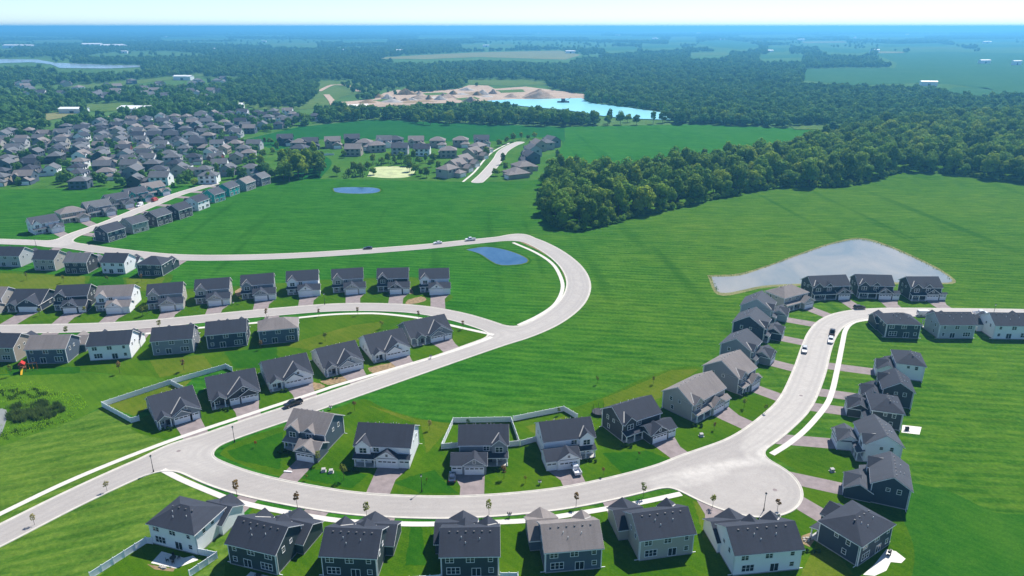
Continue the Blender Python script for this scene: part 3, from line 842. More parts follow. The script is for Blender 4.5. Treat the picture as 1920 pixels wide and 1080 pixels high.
def place(spec):
    """position, heading and size of a house from the base line of one of its walls"""
    k = spec['k']; a = at(*spec['a']).xy; b = at(*spec['b']).xy
    if k == 'f':
        ex = (b - a); w = ex.length; ex.normalize(); ey = Vector((-ex.y, ex.x))
        w = spec.get('w', w); d = spec.get('d', 9.8)
        c = (a + b) / 2 + ey * d / 2
    elif k == 'b':
        ex = (a - b); w = ex.length; ex.normalize(); ey = Vector((-ex.y, ex.x))
        w = spec.get('w', w); d = spec.get('d', 9.8)
        c = (a + b) / 2 - ey * d / 2
    else:
        f = (b - a); d = f.length; f.normalize()
        ey = -f; ex = Vector((ey.y, -ey.x))
        left = Vector((-f.y, f.x))
        d = spec.get('d', d); w = spec.get('w', 11.5)
        c = (a + b) / 2 + (left if k == 'sl' else -left) * w / 2
    return c, ex, ey, w, d

def house(spec, label, group, det=2):
    c, ex, ey, w, d = place(spec)
    rz = math.atan2(ex.y, ex.x)
    rnd = random.Random(spec['a'][0] * 31 + spec['a'][1])
    wall, roof = spec.get('wall', 'navy'), spec.get('roof', 'charcoal')
    typ = spec.get('t', 'A')
    gs = 1 if spec.get('g', 'R') == 'R' else -1            # side of the garage seen from the street
    H = thing('house', label, 'house', (c.x, c.y, 0), rz, group)
    mbw = MB(); mbr = MB(); mbf = MB()
    wins = []; extra_boards = []
    flash = []
    def roofs(pl):
        for q in pl:
            up = [(x, y, z + ROOF_UP) for x, y, z in q]
            mbr.slab(up, 0.0, -0.06)
            mbf.slab(grow(up, 0.03), -0.065, -0.26)
    p = 0.62
    hx, hy = w / 2, d / 2
    def cross(cx, gw, y_front, h, depth_in, pp, z0, valley_main=None):
        """a front-facing cross gable"""
        wall_block(mbw, cx - gw / 2, cx + gw / 2, y_front, y_front + 2.0, h, pp, 'gy', z0)
        roofs(planes(cx - gw / 2, cx + gw / 2, y_front, y_front + depth_in, h, pp, 0.32, 'gy', 0.0))
        if valley_main:
            za = pp * gw / 2
            a_ = Vector((cx - gw / 2, -hy, h + ROOF_UP)); b_ = Vector((cx, -hy + za / valley_main, h + za + ROOF_UP))
            n_ = Vector((b_ - a_).normalized()).cross(Vector((0, 0, 1))).normalized() * 0.16
            q = [a_ - n_, a_ + n_, b_ + n_, b_ - n_]
            flash.append([(v.x, v.y, v.z + 0.10) for v in q])
    found = MB()
    found.box(-hx - 0.03, hx + 0.03, -hy - 0.03, hy + 0.03, -0.3, 0.28)
    if typ in ('A', 'H'):
        h = 5.65
        kind = 'gx' if typ == 'A' else 'hip'
        pm = 0.62 if typ == 'A' else 0.52
        wall_block(mbw, -hx, hx, -hy, hy, h, pm, kind)
        roofs(planes(-hx, hx, -hy, hy, h, pm, 0.4, kind))
        # garage wing
        three = spec.get('bays', 3) == 3
        gw = 9.0 if three else 6.6
        out = spec.get('out', 1.8 if three else 0.6)
        gp = spec.get('gp', 5.3)
        gx1 = gs * (hx + out); gx0 = gx1 - gs * gw
        X0, X1 = min(gx0, gx1), max(gx0, gx1)
        Y0, Y1 = -hy - gp, -hy + spec.get('gb', 2.6 if spec['k'] == 'b' and det > 1 else 0.4)
        gk = 'hip' if spec.get('gr') == 'hip' else 'gx'
        pg = 0.56
        wall_block(mbw, X0, X1, Y0, Y1, 2.95, pg, gk)
        roofs(planes(X0, X1, Y0, Y1, 2.95, pg, 0.36, gk))
        found.box(X0 - 0.03, X1 + 0.03, Y0 - 0.0, Y1 + 0.03, -0.3, 0.22)
        # two-car bay with a front gable on the inner side
        b0 = gx0; b1 = gx0 + gs * 6.2
        bx0, bx1 = min(b0, b1), max(b0, b1)
        cross((bx0 + bx1) / 2, bx1 - bx0 - 0.1, Y0 - 0.28, 2.95, (Y1 - Y0) / 2 + 0.8, 0.66, 0.0)
        put_garage_door(H, (bx0 + bx1) / 2, Y0 - 0.30, 4.9, det=det)
        if three:
            put_garage_door(H, gx0 + gs * 7.65, Y0 - 0.02, 2.6, det=det)
        wins.append(((bx0 + bx1) / 2, Y0 - 0.30, 3.85, 0.6, 0.7, 1, 0))
        dv = (min(bx0, X0) + 0.4, max(bx1, X1) - 0.4) if three else (bx0 + 0.3, bx1 - 0.3)
        DRIVES.append((H, dv[0], dv[1], (bx0 + bx1) / 2, Y0 - 0.3, label))
        # porch on the other side
        px0, px1 = (-hx, X0) if gs > 0 else (X1, hx)
        pr = MB()
        q = [(px0 - 0.25, -hy - 2.1, 2.75), (px1 + 0.15, -hy - 2.1, 2.75), (px1 + 0.15, -hy + 0.05, 3.45), (px0 - 0.25, -hy + 0.05, 3.45)]
        pr.slab(q, 0.1, 0.02)
        link('porch_roof', pr.mesh('porch_roof', MR[roof]), H)
        pf = MB(); pf.slab(grow(q, 0.03), 0.015, -0.2)
        link('porch_beam', pf.mesh('porch_beam', M['trim']), H)
        link('porch_floor', MB().box(px0, px1, -hy - 1.9, -hy + 0.01, 0.0, 0.24).mesh('porch_floor', M['concrete']), H)
        cm = cached('column', lambda: MB().box(-0.13, 0.13, -0.13, 0.13, 0.24, 2.72).box(-0.19, 0.19, -0.19, 0.19, 0.24, 0.9).mesh('porch_column', M['trim']))
        cols = [px0 + 0.25, px1 - 0.3] if px1 - px0 < 4 else [px0 + 0.25, (px0 + px1) / 2, px1 - 0.3]
        for x in cols: link('porch_column', cm, H, (x, -hy - 1.72, 0))
        dm = cached('door', lambda: MB().box(-0.5, 0.5, -0.05, 0.02, 0.24, 2.35).mesh('front_door', M['door']))
        dx = px1 - 1.0 if gs > 0 else px0 + 1.0
        link('front_door', dm, H, (dx, -hy, 0))
        wx = (px0 + px1) / 2 - gs * 0.7
        wins.append((wx, -hy, 1.6, 1.7, 1.4, 2, 0))
        # upper cross gables
        ng = spec.get('ng', 1)
        if typ == 'A' or ng > 1 or spec.get('cg'):
            cgw = 3.9
            cx = (-hx + cgw / 2 + 0.35) if gs > 0 else (hx - cgw / 2 - 0.35)
            cross(cx, cgw, -hy - 0.55, h, hy * 0.95, 0.85, 3.1, pm)
            wins.append((cx, -hy - 0.55, 4.35, 1.9, 1.45, 2, 0))
            if ng > 1:
                cx2 = cx + gs * 5.0
                cross(cx2, 3.3, -hy - 0.35, h, hy * 0.9, 0.85, 3.1)
                wins.append((cx2, -hy - 0.35, 4.35, 1.7, 1.4, 2, 0))
            else:
                wins.append((cx + gs * 3.4, -hy, 4.45, 1.5, 1.2, 2, 0))
        else:
            for fx in (-0.55, 0.1, 0.6): wins.append((fx * hx, -hy, 4.45, 1.5, 1.25, 2, 0))
        # back
        bk = R(180)
        v = rnd.random()
        s = 1 if v < 0.5 else -1
        wins += [(s * 0.70 * hx, hy, 4.55, 1.6, 1.25, 2, bk), (-s * 0.02 * hx, hy, 4.55, 1.6, 1.25, 2, bk), (-s * 0.72 * hx, hy, 4.6, 0.85, 1.1, 1, bk),
                 (s * 0.58 * hx, hy, 1.75, 2.7, 1.6, 3, bk), (-s * 0.74 * hx, hy, 1.8, 0.9, 1.1, 1, bk)]
        pdm = cached('pd', lambda: MB().box(-1.0, 1.0, -0.05, 0.03, 0.26, 0.36).box(-1.0, -0.9, -0.05, 0.03, 0.36, 2.3).box(0.9, 1.0, -0.05, 0.03, 0.36, 2.3).box(-0.05, 0.05, -0.05, 0.03, 0.36, 2.3).box(-1.0, 1.0, -0.05, 0.03, 2.3, 2.42).mesh('patio_door', M['trim']))
        pdp = cached('pdp', lambda: MB().box(-0.425, 0.425, -0.02, 0.02, 0.36, 2.3).mesh('pane', M['glass']))
        pd = link('patio_door', pdm, H, (-s * 0.22 * hx, hy, 0), bk)
        for q in (-0.475, 0.475): link('pane', pdp, pd, (q, 0, 0))
        # sides
        for sd in (-1, 1):
            a = R(90) * sd
            wins += [(sd * hx, 0.42 * hy, 4.5, 0.85, 1.15, 1, a), (sd * hx, -0.15 * hy, 4.6, 0.8, 0.8, 1, a)]
            if sd != gs: wins += [(sd * hx, 0.3 * hy, 1.8, 0.85, 1.2, 1, a)]
        yr, zr = 0.0, h + pm * hy
        top = h
    else:                                                   # one-storey villa
        h = 3.05
        pm = 0.56
        wall_block(mbw, -hx, hx, -hy, hy, h, pm, 'gx')
        roofs(planes(-hx, hx, -hy, hy, h, pm, 0.45, 'gx'))
        gw = min(9.2, w * 0.66)
        X0, X1 = (hx - gw, hx) if gs > 0 else (-hx, -hx + gw)
        yf = -hy - 1.3
        wall_block(mbw, X0 + 0.02, X1 - 0.02, yf, -hy + 0.5, h, pm, 'none')
        found.box(X0, X1, yf - 0.0, -hy, -0.3, 0.2)
        big = 7.4
        cxb = (X0 + big / 2 + 0.1) if rnd.random() < 0.6 else (X1 - big / 2 - 0.1)
        cross((X0 + X1) / 2, gw - 0.05, yf - 0.02, h, hy * 1.25 + 1.3, 0.62, 0.0, pm)
        if det > 1:
            sx = (X0 + X1) / 2 + (gw * 0.16) * (1 if cxb > (X0 + X1) / 2 else -1)
            cross(sx, gw * 0.55, yf - 0.45, h, 3.6, 0.62, 2.6)
        d0 = X0 + 0.45
        if cxb < (X0 + X1) / 2:
            put_garage_door(H, X0 + 0.5 + 2.45, yf - 0.03, 4.9, det=det); put_garage_door(H, X1 - 0.5 - 1.3, yf - 0.03, 2.6, det=det)
            sxc = X0 + 2.95
        else:
            put_garage_door(H, X0 + 0.5 + 1.3, yf - 0.03, 2.6, det=det); put_garage_door(H, X1 - 0.5 - 2.45, yf - 0.03, 4.9, det=det)
            sxc = X1 - 2.95
        wins.append(((X0 + X1) / 2, yf - 0.03, 4.6, 0.7, 0.8, 1, 0))
        DRIVES.append((H, X0 + 0.3, X1 - 0.3, (X0 + X1) / 2, yf - 0.03, label))
        px0, px1 = (-hx, X0) if gs > 0 else (X1, hx)
        pcx = (px0 + px1) / 2
        roofs(planes(pcx - 1.8, pcx + 1.8, -hy - 1.7, hy * 0.1 - 2.5, h - 0.1, 0.68, 0.25, 'gy', 0.0))
        wall_block(mbw, pcx - 1.7, pcx + 1.7, -hy - 1.6, -hy - 1.3, h - 0.1, 0.68, 'gy', 2.7)
        link('porch_floor', MB().box(px0, px1 - 0.05, -hy - 1.7, -hy + 0.01, 0, 0.22).mesh('porch_floor', M['concrete']), H)
        cm = cached('column', lambda: MB().box(-0.13, 0.13, -0.13, 0.13, 0.24, 2.72).box(-0.19, 0.19, -0.19, 0.19, 0.24, 0.9).mesh('porch_column', M['trim']))
        for x in (pcx - 1.5, pcx + 1.5): link('porch_column', cm, H, (x, -hy - 1.45, -0.02))
        dm = cached('door', lambda: MB().box(-0.5, 0.5, -0.05, 0.02, 0.24, 2.35).mesh('front_door', M['door']))
        link('front_door', dm, H, (pcx + gs * 0.9, -hy, 0))
        wins.append((pcx - gs * 0.7, -hy, 1.6, 1.3, 1.4, 2, 0))
        bk = R(180)
        wins += [(-0.6 * hx, hy, 1.8, 1.7, 1.3, 2, bk), (0.05 * hx, hy, 1.8, 1.7, 1.3, 2, bk), (0.65 * hx, hy, 1.8, 0.9, 1.1, 1, bk)]
        for sd in (-1, 1):
            a = R(90) * sd
            wins += [(sd * hx, 0.35 * hy, 1.8, 0.9, 1.2, 1, a), (sd * hx, -0.1 * hy, 1.8, 0.9, 0.9, 1, a)]
        yr, zr = 0.0, h + pm * hy
        top = h
    ow = link('wall', mbw.mesh('wall', MW[wall]), H)
    orf = link('roof', mbr.mesh('roof', MR[roof]), H)
    link('fascia', mbf.mesh('fascia', M['trim']), orf)
    for q in flash:
        link('valley_flashing', MB().slab(q, 0.02, -0.12).mesh('valley_flashing', M['metal']), orf)
    link('foundation', found.mesh('foundation', M['found']), H)
    for (x, y, z, ww, hh, n, a) in wins: put_window(H, x, y, z, ww, hh, n, a, det)
    # corner boards
    cb = cached(('cb', top), lambda: MB().box(-0.10, 0.10, -0.10, 0.10, 0.28, top - 0.02).mesh('corner_board', M['trim']))
    for sx in (-1, 1):
        for sy in (-1, 1):
            link('corner_board', cb, H, (sx * (hx - 0.075), sy * (hy - 0.075), 0))
    if det > 1:
        vm = cached('rv', lambda: MB().box(-0.17, 0.17, -0.16, 0.16, -0.1, 0.12).mesh('roof_vent', M['vent']))
        pm_ = cached('vp', lambda: MB().tube((0, 0, -0.2), (0, 0, 0.42), 0.07, 0.07, 6).mesh('vent_pipe', M['trim']))
        sl = pm
        for k in range(6):
            x = -hx * 0.72 + k * hx * 1.44 / 5
            if typ == 'H' and abs(x) > hx - hy * 0.6: continue
            yy = 0.75
            link('roof_vent', vm, orf, (x, yy, zr - sl * yy + ROOF_UP))
        for x, yy in ((-0.35 * hx, 2.2), (0.15 * hx, 2.9), (0.3 * hx, 1.9)):
            link('vent_pipe', pm_, orf, (x, yy, zr - sl * yy + ROOF_UP))
        dsm = cached(('ds', top), lambda: MB().box(-0.06, 0.06, -0.06, 0.06, 0.1, top).box(-0.06, 0.06, -0.9, 0.06, 0.04, 0.14).mesh('downspout', M['trim']))
        for sx in (-1, 1):
            link('downspout', dsm, H, (sx * (hx + 0.08), hy - 0.35, 0), R(90) * sx)
    return H

def hs(k, a, b, wall='navy', roof='charcoal', **kw):
    s = dict(k=k, a=a, b=b, wall=wall, roof=roof); s.update(kw); return s
ROWS = []
ROWS.append(('from the left in the bottom row', 'houses in the bottom row', 2, [
    hs('b', (286, 1019), (371, 1041), 'white', 'charcoal', t='H', g='L', bays=2, out=1.0, gp=5.0),
    hs('b', (432, 1057), (521, 1079), 'dark green', 'charcoal', g='L', ng=2),
    hs('b', (606, 1081), (708, 1086), 'dark green', 'charcoal', g='L', ng=2),
    hs('b', (828, 1083), (935, 1081), 'dark green', 'charcoal', g='R', ng=2),
    hs('b', (1022, 1075), (1127, 1066), 'slate blue', 'brown', g='R', ng=1, bays=2, out=2.2),
    hs('b', (1198, 1052), (1298, 1038), 'beige', 'charcoal', g='R', ng=1, bays=2, out=2.2),
    hs('b', (1374, 1080), (1498, 1068), 'white', 'charcoal', g='R', ng=2, out=0.6),
    hs('b', (1607, 1063), (1667, 1021), 'navy', 'charcoal', t='H', g='L', out=0.0, bays=2, gr='hip', gp=3.0),
]))
ROWS.append(('from the left along the inside of the lower street', 'houses inside the street bend', 2, [
    hs('f', (540, 836), (612, 848), 'slate blue', 'brown', g='R', bays=2, out=0.4, ng=2, d=10.5),
    hs('f', (668, 868), (770, 873), 'white', 'charcoal', g='R', gp=1.4, out=0.0, ng=1, d=11),
    hs('f', (862, 868), (952, 867), 'grey', 'charcoal', g='L', out=1.8, ng=1),
    hs('f', (1020, 862), (1113, 851), 'white', 'charcoal', g='L', out=0.6, ng=1),
    hs('f', (1166, 828), (1236, 805), 'charcoal', 'charcoal', g='R', out=1.6, ng=1, gp=5.0),
    hs('f', (1296, 790), (1356, 757), 'beige', 'brown', g='R', out=0.0, ng=1, gp=2.0, d=11),
    hs('sl', (1316, 714), (1382, 739), 'grey', 'brown', g='R', bays=2, out=0.0, ng=1, w=11.0, gp=2),
    hs('sl', (1348, 672), (1405, 687), 'grey', 'slate', g='R', bays=2, out=0.4, w=10.5),
    hs('sl', (1371, 630), (1430, 642), 'navy', 'slate', g='R', bays=2, out=0.4, w=10.5),
    hs('sl', (1386, 597), (1443, 607), 'pale grey', 'slate', g='R', bays=2, out=0.4, w=10.5),
    hs('f', (1468, 583), (1512, 571), 'beige', 'brown', t='H', g='R', bays=2, out=0.6, gr='hip', gp=3),
    hs('f', (1521, 561), (1590, 558), 'charcoal', 'charcoal', g='R', bays=2, out=0.2, ng=2, gp=2),
    hs('f', (1606, 557), (1672, 559), 'charcoal', 'charcoal', g='R', bays=3, out=2.0, ng=2, gp=2),
    hs('f', (1704, 562), (1762, 562), 'charcoal', 'charcoal', g='R', bays=3, out=2.0, ng=2, gp=0.6),
]))
ROWS.append(('from the top right outside the curved street', 'houses outside the right street', 2, [
    hs('b', (1861, 636), (1934, 637), 'white', 'charcoal', g='R', ng=1),
    hs('b', (1758, 635), (1824, 635), 'pale grey', 'charcoal', g='L', ng=1),
    hs('b', (1659, 633), (1722, 635), 'dark green', 'charcoal', t='H', g='R', ng=1, bays=2),
    hs('sr', (1729, 716), (1676, 709), 'white', 'charcoal', g='R', t='H', w=10.5, bays=2),
    hs('sr', (1708, 767), (1650, 759), 'charcoal', 'charcoal', g='R', w=10.0, bays=2),
    hs('sr', (1688, 808), (1630, 800), 'charcoal', 'charcoal', t='H', g='L', w=10.5, bays=2),
    hs('sr', (1686, 872), (1618, 866), 'white', 'slate', g='L', w=11, bays=2),
    hs('sr', (1701, 957), (1628, 941), 'navy', 'slate', g='R', w=11.5, bays=2, out=0.3, gp=5.5),
]))
ROWS.append(('from the left in the row below the middle-left street', 'houses below the middle left street', 1, [
    hs('b', (-48, 678), (31, 679), 'tan', 'charcoal', g='L'),
    hs('b', (54, 683), (128, 681), 'slate blue', 'brown', g='L', bays=2, out=1.5, gp=6.5),
    hs('b', (170, 677), (247, 672), 'white', 'charcoal', g='L', bays=2, out=0.2),
    hs('b', (288, 667), (364, 661), 'grey', 'charcoal', g='R', bays=2, out=1.2),
    hs('b', (390, 655), (464, 648), 'navy', 'charcoal', g='R', bays=2, out=1.2, ng=2),
    hs('b', (488, 647), (560, 640), 'slate blue', 'brown', t='H', g='R', bays=2, out=1.0),
]))
ROWS.append(('from the left in the row above the middle-left street', 'houses above the middle left street', 1, [
    hs('f', (-52, 582), (8, 583), 'beige', 'brown', g='R', bays=2),
    hs('f', (18, 583), (78, 583), 'navy', 'charcoal', t='R', g='R', d=14),
    hs('f', (107, 580), (168, 577), 'charcoal', 'charcoal', g='R', out=0.8, ng=1),
    hs('f', (184, 581), (250, 578), 'white', 'brown', g='R', out=0.6, ng=1),
    hs('f', (280, 578), (345, 572), 'beige', 'charcoal', g='R', out=0.6, ng=1),
    hs('f', (369, 568), (432, 563), 'beige', 'charcoal', g='R', out=0.6, ng=1),
    hs('f', (455, 559), (515, 554), 'grey', 'charcoal', g='R', out=0.8, ng=1),
    hs('f', (540, 551), (598, 547), 'white', 'charcoal', g='R', out=0.8, ng=1),
    hs('f', (625, 547), (682, 543), 'beige', 'charcoal', g='R', out=0.8, ng=1),
    hs('f', (709, 545), (766, 543), 'charcoal', 'charcoal', g='R', out=0.6, ng=1),
    hs('f', (788, 546), (842, 544), 'white', 'charcoal', g='R', out=0.4, ng=1),
]))
ROWS.append(('from the left below the upper-left street', 'houses along the upper left street', 1, [
    hs('b', (-12, 500), (40, 501), 'pale grey', 'charcoal', g='L', bays=2),
    hs('b', (66, 507), (105, 508), 'beige', 'charcoal', g='L', bays=2),
    hs('b', (124, 513), (166, 513), 'charcoal', 'grey', g='L', bays=2),
    hs('b', (193, 513), (236, 514), 'white', 'charcoal', g='L', bays=2),
    hs('b', (260, 517), (306, 518), 'dark green', 'charcoal', t='H', g='L', bays=2, out=0.2),
]))
ROWS.append(('from the left in the villa row on the diagonal street', 'villas on the diagonal street', 2, [
    hs('f', (296, 803), (376, 780), 'grey', 'charcoal', t='R', g='R', d=14.5),
    hs('f', (397, 765), (487, 746), 'charcoal', 'charcoal', t='R', g='R', d=14.5),
    hs('f', (505, 732), (586, 714), 'white', 'charcoal', t='R', g='R', d=14.5),
    hs('f', (609, 705), (680, 688), 'pale grey', 'charcoal', t='R', g='R', d=14.5),
    hs('f', (698, 678), (767, 663), 'white', 'charcoal', t='R', g='R', d=14.5),
    hs('f', (772, 648), (846, 632), 'grey', 'charcoal', t='R', g='R', d=13.5),
]))
ROWS.append(('from the bottom above the short branch street', 'houses above the branch street', 1, [
    hs('f', (64, 440), (114, 431), 'white', 'slate', g='R', bays=2, d=10),
    hs('f', (117, 419), (163, 411), 'tan', 'brown', t='H', g='R', bays=2, gr='hip'),
    hs('f', (166, 408), (212, 400), 'grey', 'grey', g='R', bays=2),
    hs('f', (206, 393), (245, 386), 'tan', 'slate', g='R', bays=2),
    hs('f', (243, 381), (280, 374), 'teal', 'slate', g='R', bays=2),
    hs('f', (275, 370), (312, 363), 'teal', 'brown', g='R', bays=2),
]))
ROWS.append(('from the bottom below the short branch street', 'houses below the branch street', 1, [
    hs('b', (205, 455), (237, 445), 'navy', 'charcoal', g='L', bays=2),
    hs('b', (251, 439), (280, 431), 'beige', 'slate', g='L', bays=2),
    hs('b', (297, 425), (324, 416), 'charcoal', 'slate', g='L', bays=2),
    hs('b', (338, 412), (362, 404), 'charcoal', 'charcoal', g='L', bays=2),
    hs('b', (373, 396), (394, 388), 'white', 'charcoal', g='L', bays=2),
    hs('b', (404, 381), (423, 375), 'teal', 'slate', g='L', bays=2),
    hs('b', (432, 369), (450, 362), 'teal', 'slate', g='L', bays=2),
    hs('b', (463, 359), (480, 353), 'grey', 'brown', g='L', bays=2),
    hs('b', (492, 349), (508, 344), 'slate blue', 'grey', g='L', bays=2),
]))
for where, grp, det, lst in ROWS:
    for i, s in enumerate(lst):
        ty = {'A': 'gabled house', 'H': 'hip-roofed house', 'R': 'villa'}[s.get('t', 'A')]
        w_ = where.replace('single-storey ', '') if ty == 'villa' and 'single' in where else where
        house(s, f"{s['wall']} {ty}, {nth(i + 1)} {w_}", grp, det)
print('HOUSES', round(time.time() - T_START, 1), len(bpy.data.objects))

# driveways from each garage to the kerb
for (H, x0, x1, xm, y, label) in DRIVES:
    mw = Matrix.Translation(H.location) @ Matrix.Rotation(H.rotation_euler.z, 4, 'Z')
    fwd = (mw.to_3x3() @ Vector((0, -1, 0))).normalized()
    ends = []
    hw = min(3.4, (x1 - x0) / 2)
    for sx, ex_ in ((x0, max(x0, xm - hw)), (x1, min(x1, xm + hw))):
        s_ = mw @ Vector((sx, y + 0.25, 0)); e0 = mw @ Vector((ex_, y, 0))
        t = 0.0; ok = False
        while t < 26:
            q = e0 + fwd * t
            if sdf(q.x, q.y) < 0.30: ok = True; break
            t += 0.25
        if not ok: break
        ends.append((s_, e0 + fwd * min(5.0, t * 0.6), e0 + fwd * t))
    if len(ends) < 2: continue
    L, Rr = ends
    z = 0.048
    mb = MB().add([(p.x, p.y, z) for p in (L[0], Rr[0], Rr[1], L[1], Rr[2], L[2])], [(0, 1, 2, 3), (3, 2, 4, 5)])
    me = mb.mesh('driveway', M['driveway'])
    struct(link('driveway', me))

# ------------------------------------------------------------------ far houses (one template for each shape, copied part by part)
def far_template(kind):
    mbw, mbr = MB(), MB()
    hx, hy, h = 6.0, 4.9, 5.5
    def roofs(pl):
        for q in pl: mbr.slab([(x, y, z + 0.2) for x, y, z in q], 0.0, -0.2)
    if kind == 'hip':
        mbw.box(-hx, hx, -hy, hy, 0, h); roofs(planes(-hx, hx, -hy, hy, h, 0.5, 0.4, 'hip'))
        mbw.box(0.5, 7.2, -hy - 4.5, -hy + 2, 0, 2.9); roofs(planes(0.5, 7.2, -hy - 4.5, -hy + 2, 2.9, 0.5, 0.35, 'hip'))
    elif kind == 'gable':
        wall_block(mbw, -hx, hx, -hy, hy, h, 0.62, 'gx'); roofs(planes(-hx, hx, -hy, hy, h, 0.62, 0.4, 'gx'))
        wall_block(mbw, 0.2, 7.2, -hy - 4.5, -hy + 2, 2.9, 0.6, 'gy'); roofs(planes(0.2, 7.2, -hy - 4.5, -hy + 2, 2.9, 0.6, 0.35, 'gy'))
        wall_block(mbw, -5.4, -1.6, -hy - 0.5, -hy + 2, h, 0.85, 'gy', 3.0); roofs(planes(-5.4, -1.6, -hy - 0.5, 0, h, 0.85, 0.3, 'gy', 0))
    else:
        h = 3.0
        mbw.box(-7, 7, -6, 6, 0, h); roofs(planes(-7, 7, -6, 6, h, 0.5, 0.45, 'hip'))
        mbw.box(1.0, 7.0, -9.5, -5, 0, h - 0.05); roofs(planes(1.0, 7.0, -9.5, -3, h - 0.05, 0.5, 0.4, 'hip'))
    m_w, m_r = mbw.mesh('wall'), mbr.mesh('roof')
    m_w.materials.append(None); m_r.materials.append(None)
    return m_w, m_r, h
FT = {k: far_template(k) for k in ('gable', 'hip', 'ranch')}
fw_mesh = MB().box(-0.9, 0.9, -0.06, 0.03, -0.7, 0.7).mesh('window', M['glass'])
fg_mesh = garage_door_mesh(4.9, 2.2)
def far_house(x, y, rz, kind, wall, roof, label, group, scale=1.0, wins=True):
    mw_, mr_, h = FT[kind]
    H = thing('house', label, 'house', (x, y, 0), rz, group)
    H.scale = (scale,) * 3
    for nm, me, mat in (('wall', mw_, MW[wall]), ('roof', mr_, MR[roof])):
        o = link(nm, me, H)
        o.material_slots[0].link = 'OBJECT'; o.material_slots[0].material = mat
    if wins:
        if kind != 'ranch':
            link('garage_door', fg_mesh, H, (3.8, -9.43, 0.05))
            for wx in (-3.5, 0.5, 3.8): link('window', fw_mesh, H, (wx, -4.92 - (0.5 if wx < -3 and kind == 'gable' else 0), 4.3))
            for wx in (-3.6, 0, 3.6):
                link('window', fw_mesh, H, (wx, 4.92, 4.3), R(180)); link('window', fw_mesh, H, (wx, 4.92, 1.6), R(180))
            for sd in (-1, 1): link('window', fw_mesh, H, (sd * 6.02, 1.5, 4.2), R(90) * sd)
        else:
            link('garage_door', fg_mesh, H, (4.0, -9.52, 0.05))
            for wx in (-4.5, -1.0): link('window', fw_mesh, H, (wx, -6.02, 1.6))
            for wx in (-4.5, 0, 4.5): link('window', fw_mesh, H, (wx, 6.02, 1.6), R(180))
    return H
_far = random.Random(5)
WPICK = ['white', 'beige', 'white', 'tan', 'pale grey', 'grey', 'slate blue', 'beige', 'tan', 'white', 'pale grey', 'charcoal', 'navy', 'grey', 'pale grey', 'slate blue']
RPICK = ['slate', 'grey', 'brown', 'charcoal', 'grey', 'grey', 'brown', 'slate', 'grey']
OCC = []          # house spots, so that trees keep clear
# the middle group of houses
MIDH = [  # px, py, heading of the front in degrees (0 = to the camera), kind, wall, roof, words
    (583, 278, 10, 'gable', 'navy', 'slate'), (625, 276, 10, 'gable', 'tan', 'brown'), (661, 271, 10, 'gable', 'charcoal', 'slate'), (664, 291, 180, 'gable', 'tan', 'brown'),
    (707, 284, 200, 'hip', 'beige', 'brown'), (742, 273, 0, 'hip', 'slate blue', 'slate'), (751, 289, 180, 'gable', 'pale grey', 'slate'), (781, 275, 5, 'gable', 'beige', 'brown'),
    (792, 291, 180, 'gable', 'white', 'charcoal'), (821, 275, 0, 'hip', 'tan', 'brown'), (841, 294, 185, 'hip', 'tan', 'brown'), (864, 274, 0, 'hip', 'tan', 'brown'),
    (903, 273, 0, 'gable', 'pale grey', 'slate'), (886, 298, 60, 'gable', 'tan', 'brown'), (868, 313, 60, 'gable', 'beige', 'brown'), (840, 331, 55, 'hip', 'beige', 'brown'),
    (995, 305, -70, 'gable', 'slate blue', 'slate'), (999, 292, -70, 'gable', 'pale grey', 'grey'), (1009, 282, -70, 'gable', 'tan', 'brown'), (1034, 275, -60, 'gable', 'grey', 'grey'),
    (968, 331, -60, 'ranch', 'tan', 'brown'), (985, 318, -65, 'ranch', 'beige', 'brown'), (563, 290, 170, 'hip', 'grey', 'slate'), (563, 279, 0, 'hip', 'tan', 'brown'), (536, 271, 10, 'gable', 'navy', 'slate'),
    (896, 286, 60, 'hip', 'beige', 'brown'), (855, 322, 60, 'gable', 'tan', 'brown'), (1023, 279, -65, 'hip', 'beige', 'grey'), (684, 279, 0, 'hip', 'beige', 'brown'), (722, 274, 0, 'gable', 'white', 'grey'), (978, 325, -62, 'hip', 'tan', 'brown')]
mid_sorted = sorted(range(len(MIDH)), key=lambda i: MIDH[i][0])
for rank, i in enumerate(mid_sorted):
    px, py, hd, kd, wc, rc = MIDH[i]
    p = at(px, py)
    far_house(p.x, p.y, R(hd), kd, wc, rc, f"{wc} house with {rc} roof, {nth(rank + 1)} from the left in the far middle group", 'houses of the far middle group', 1.22)
    OCC.append((p.x, p.y))
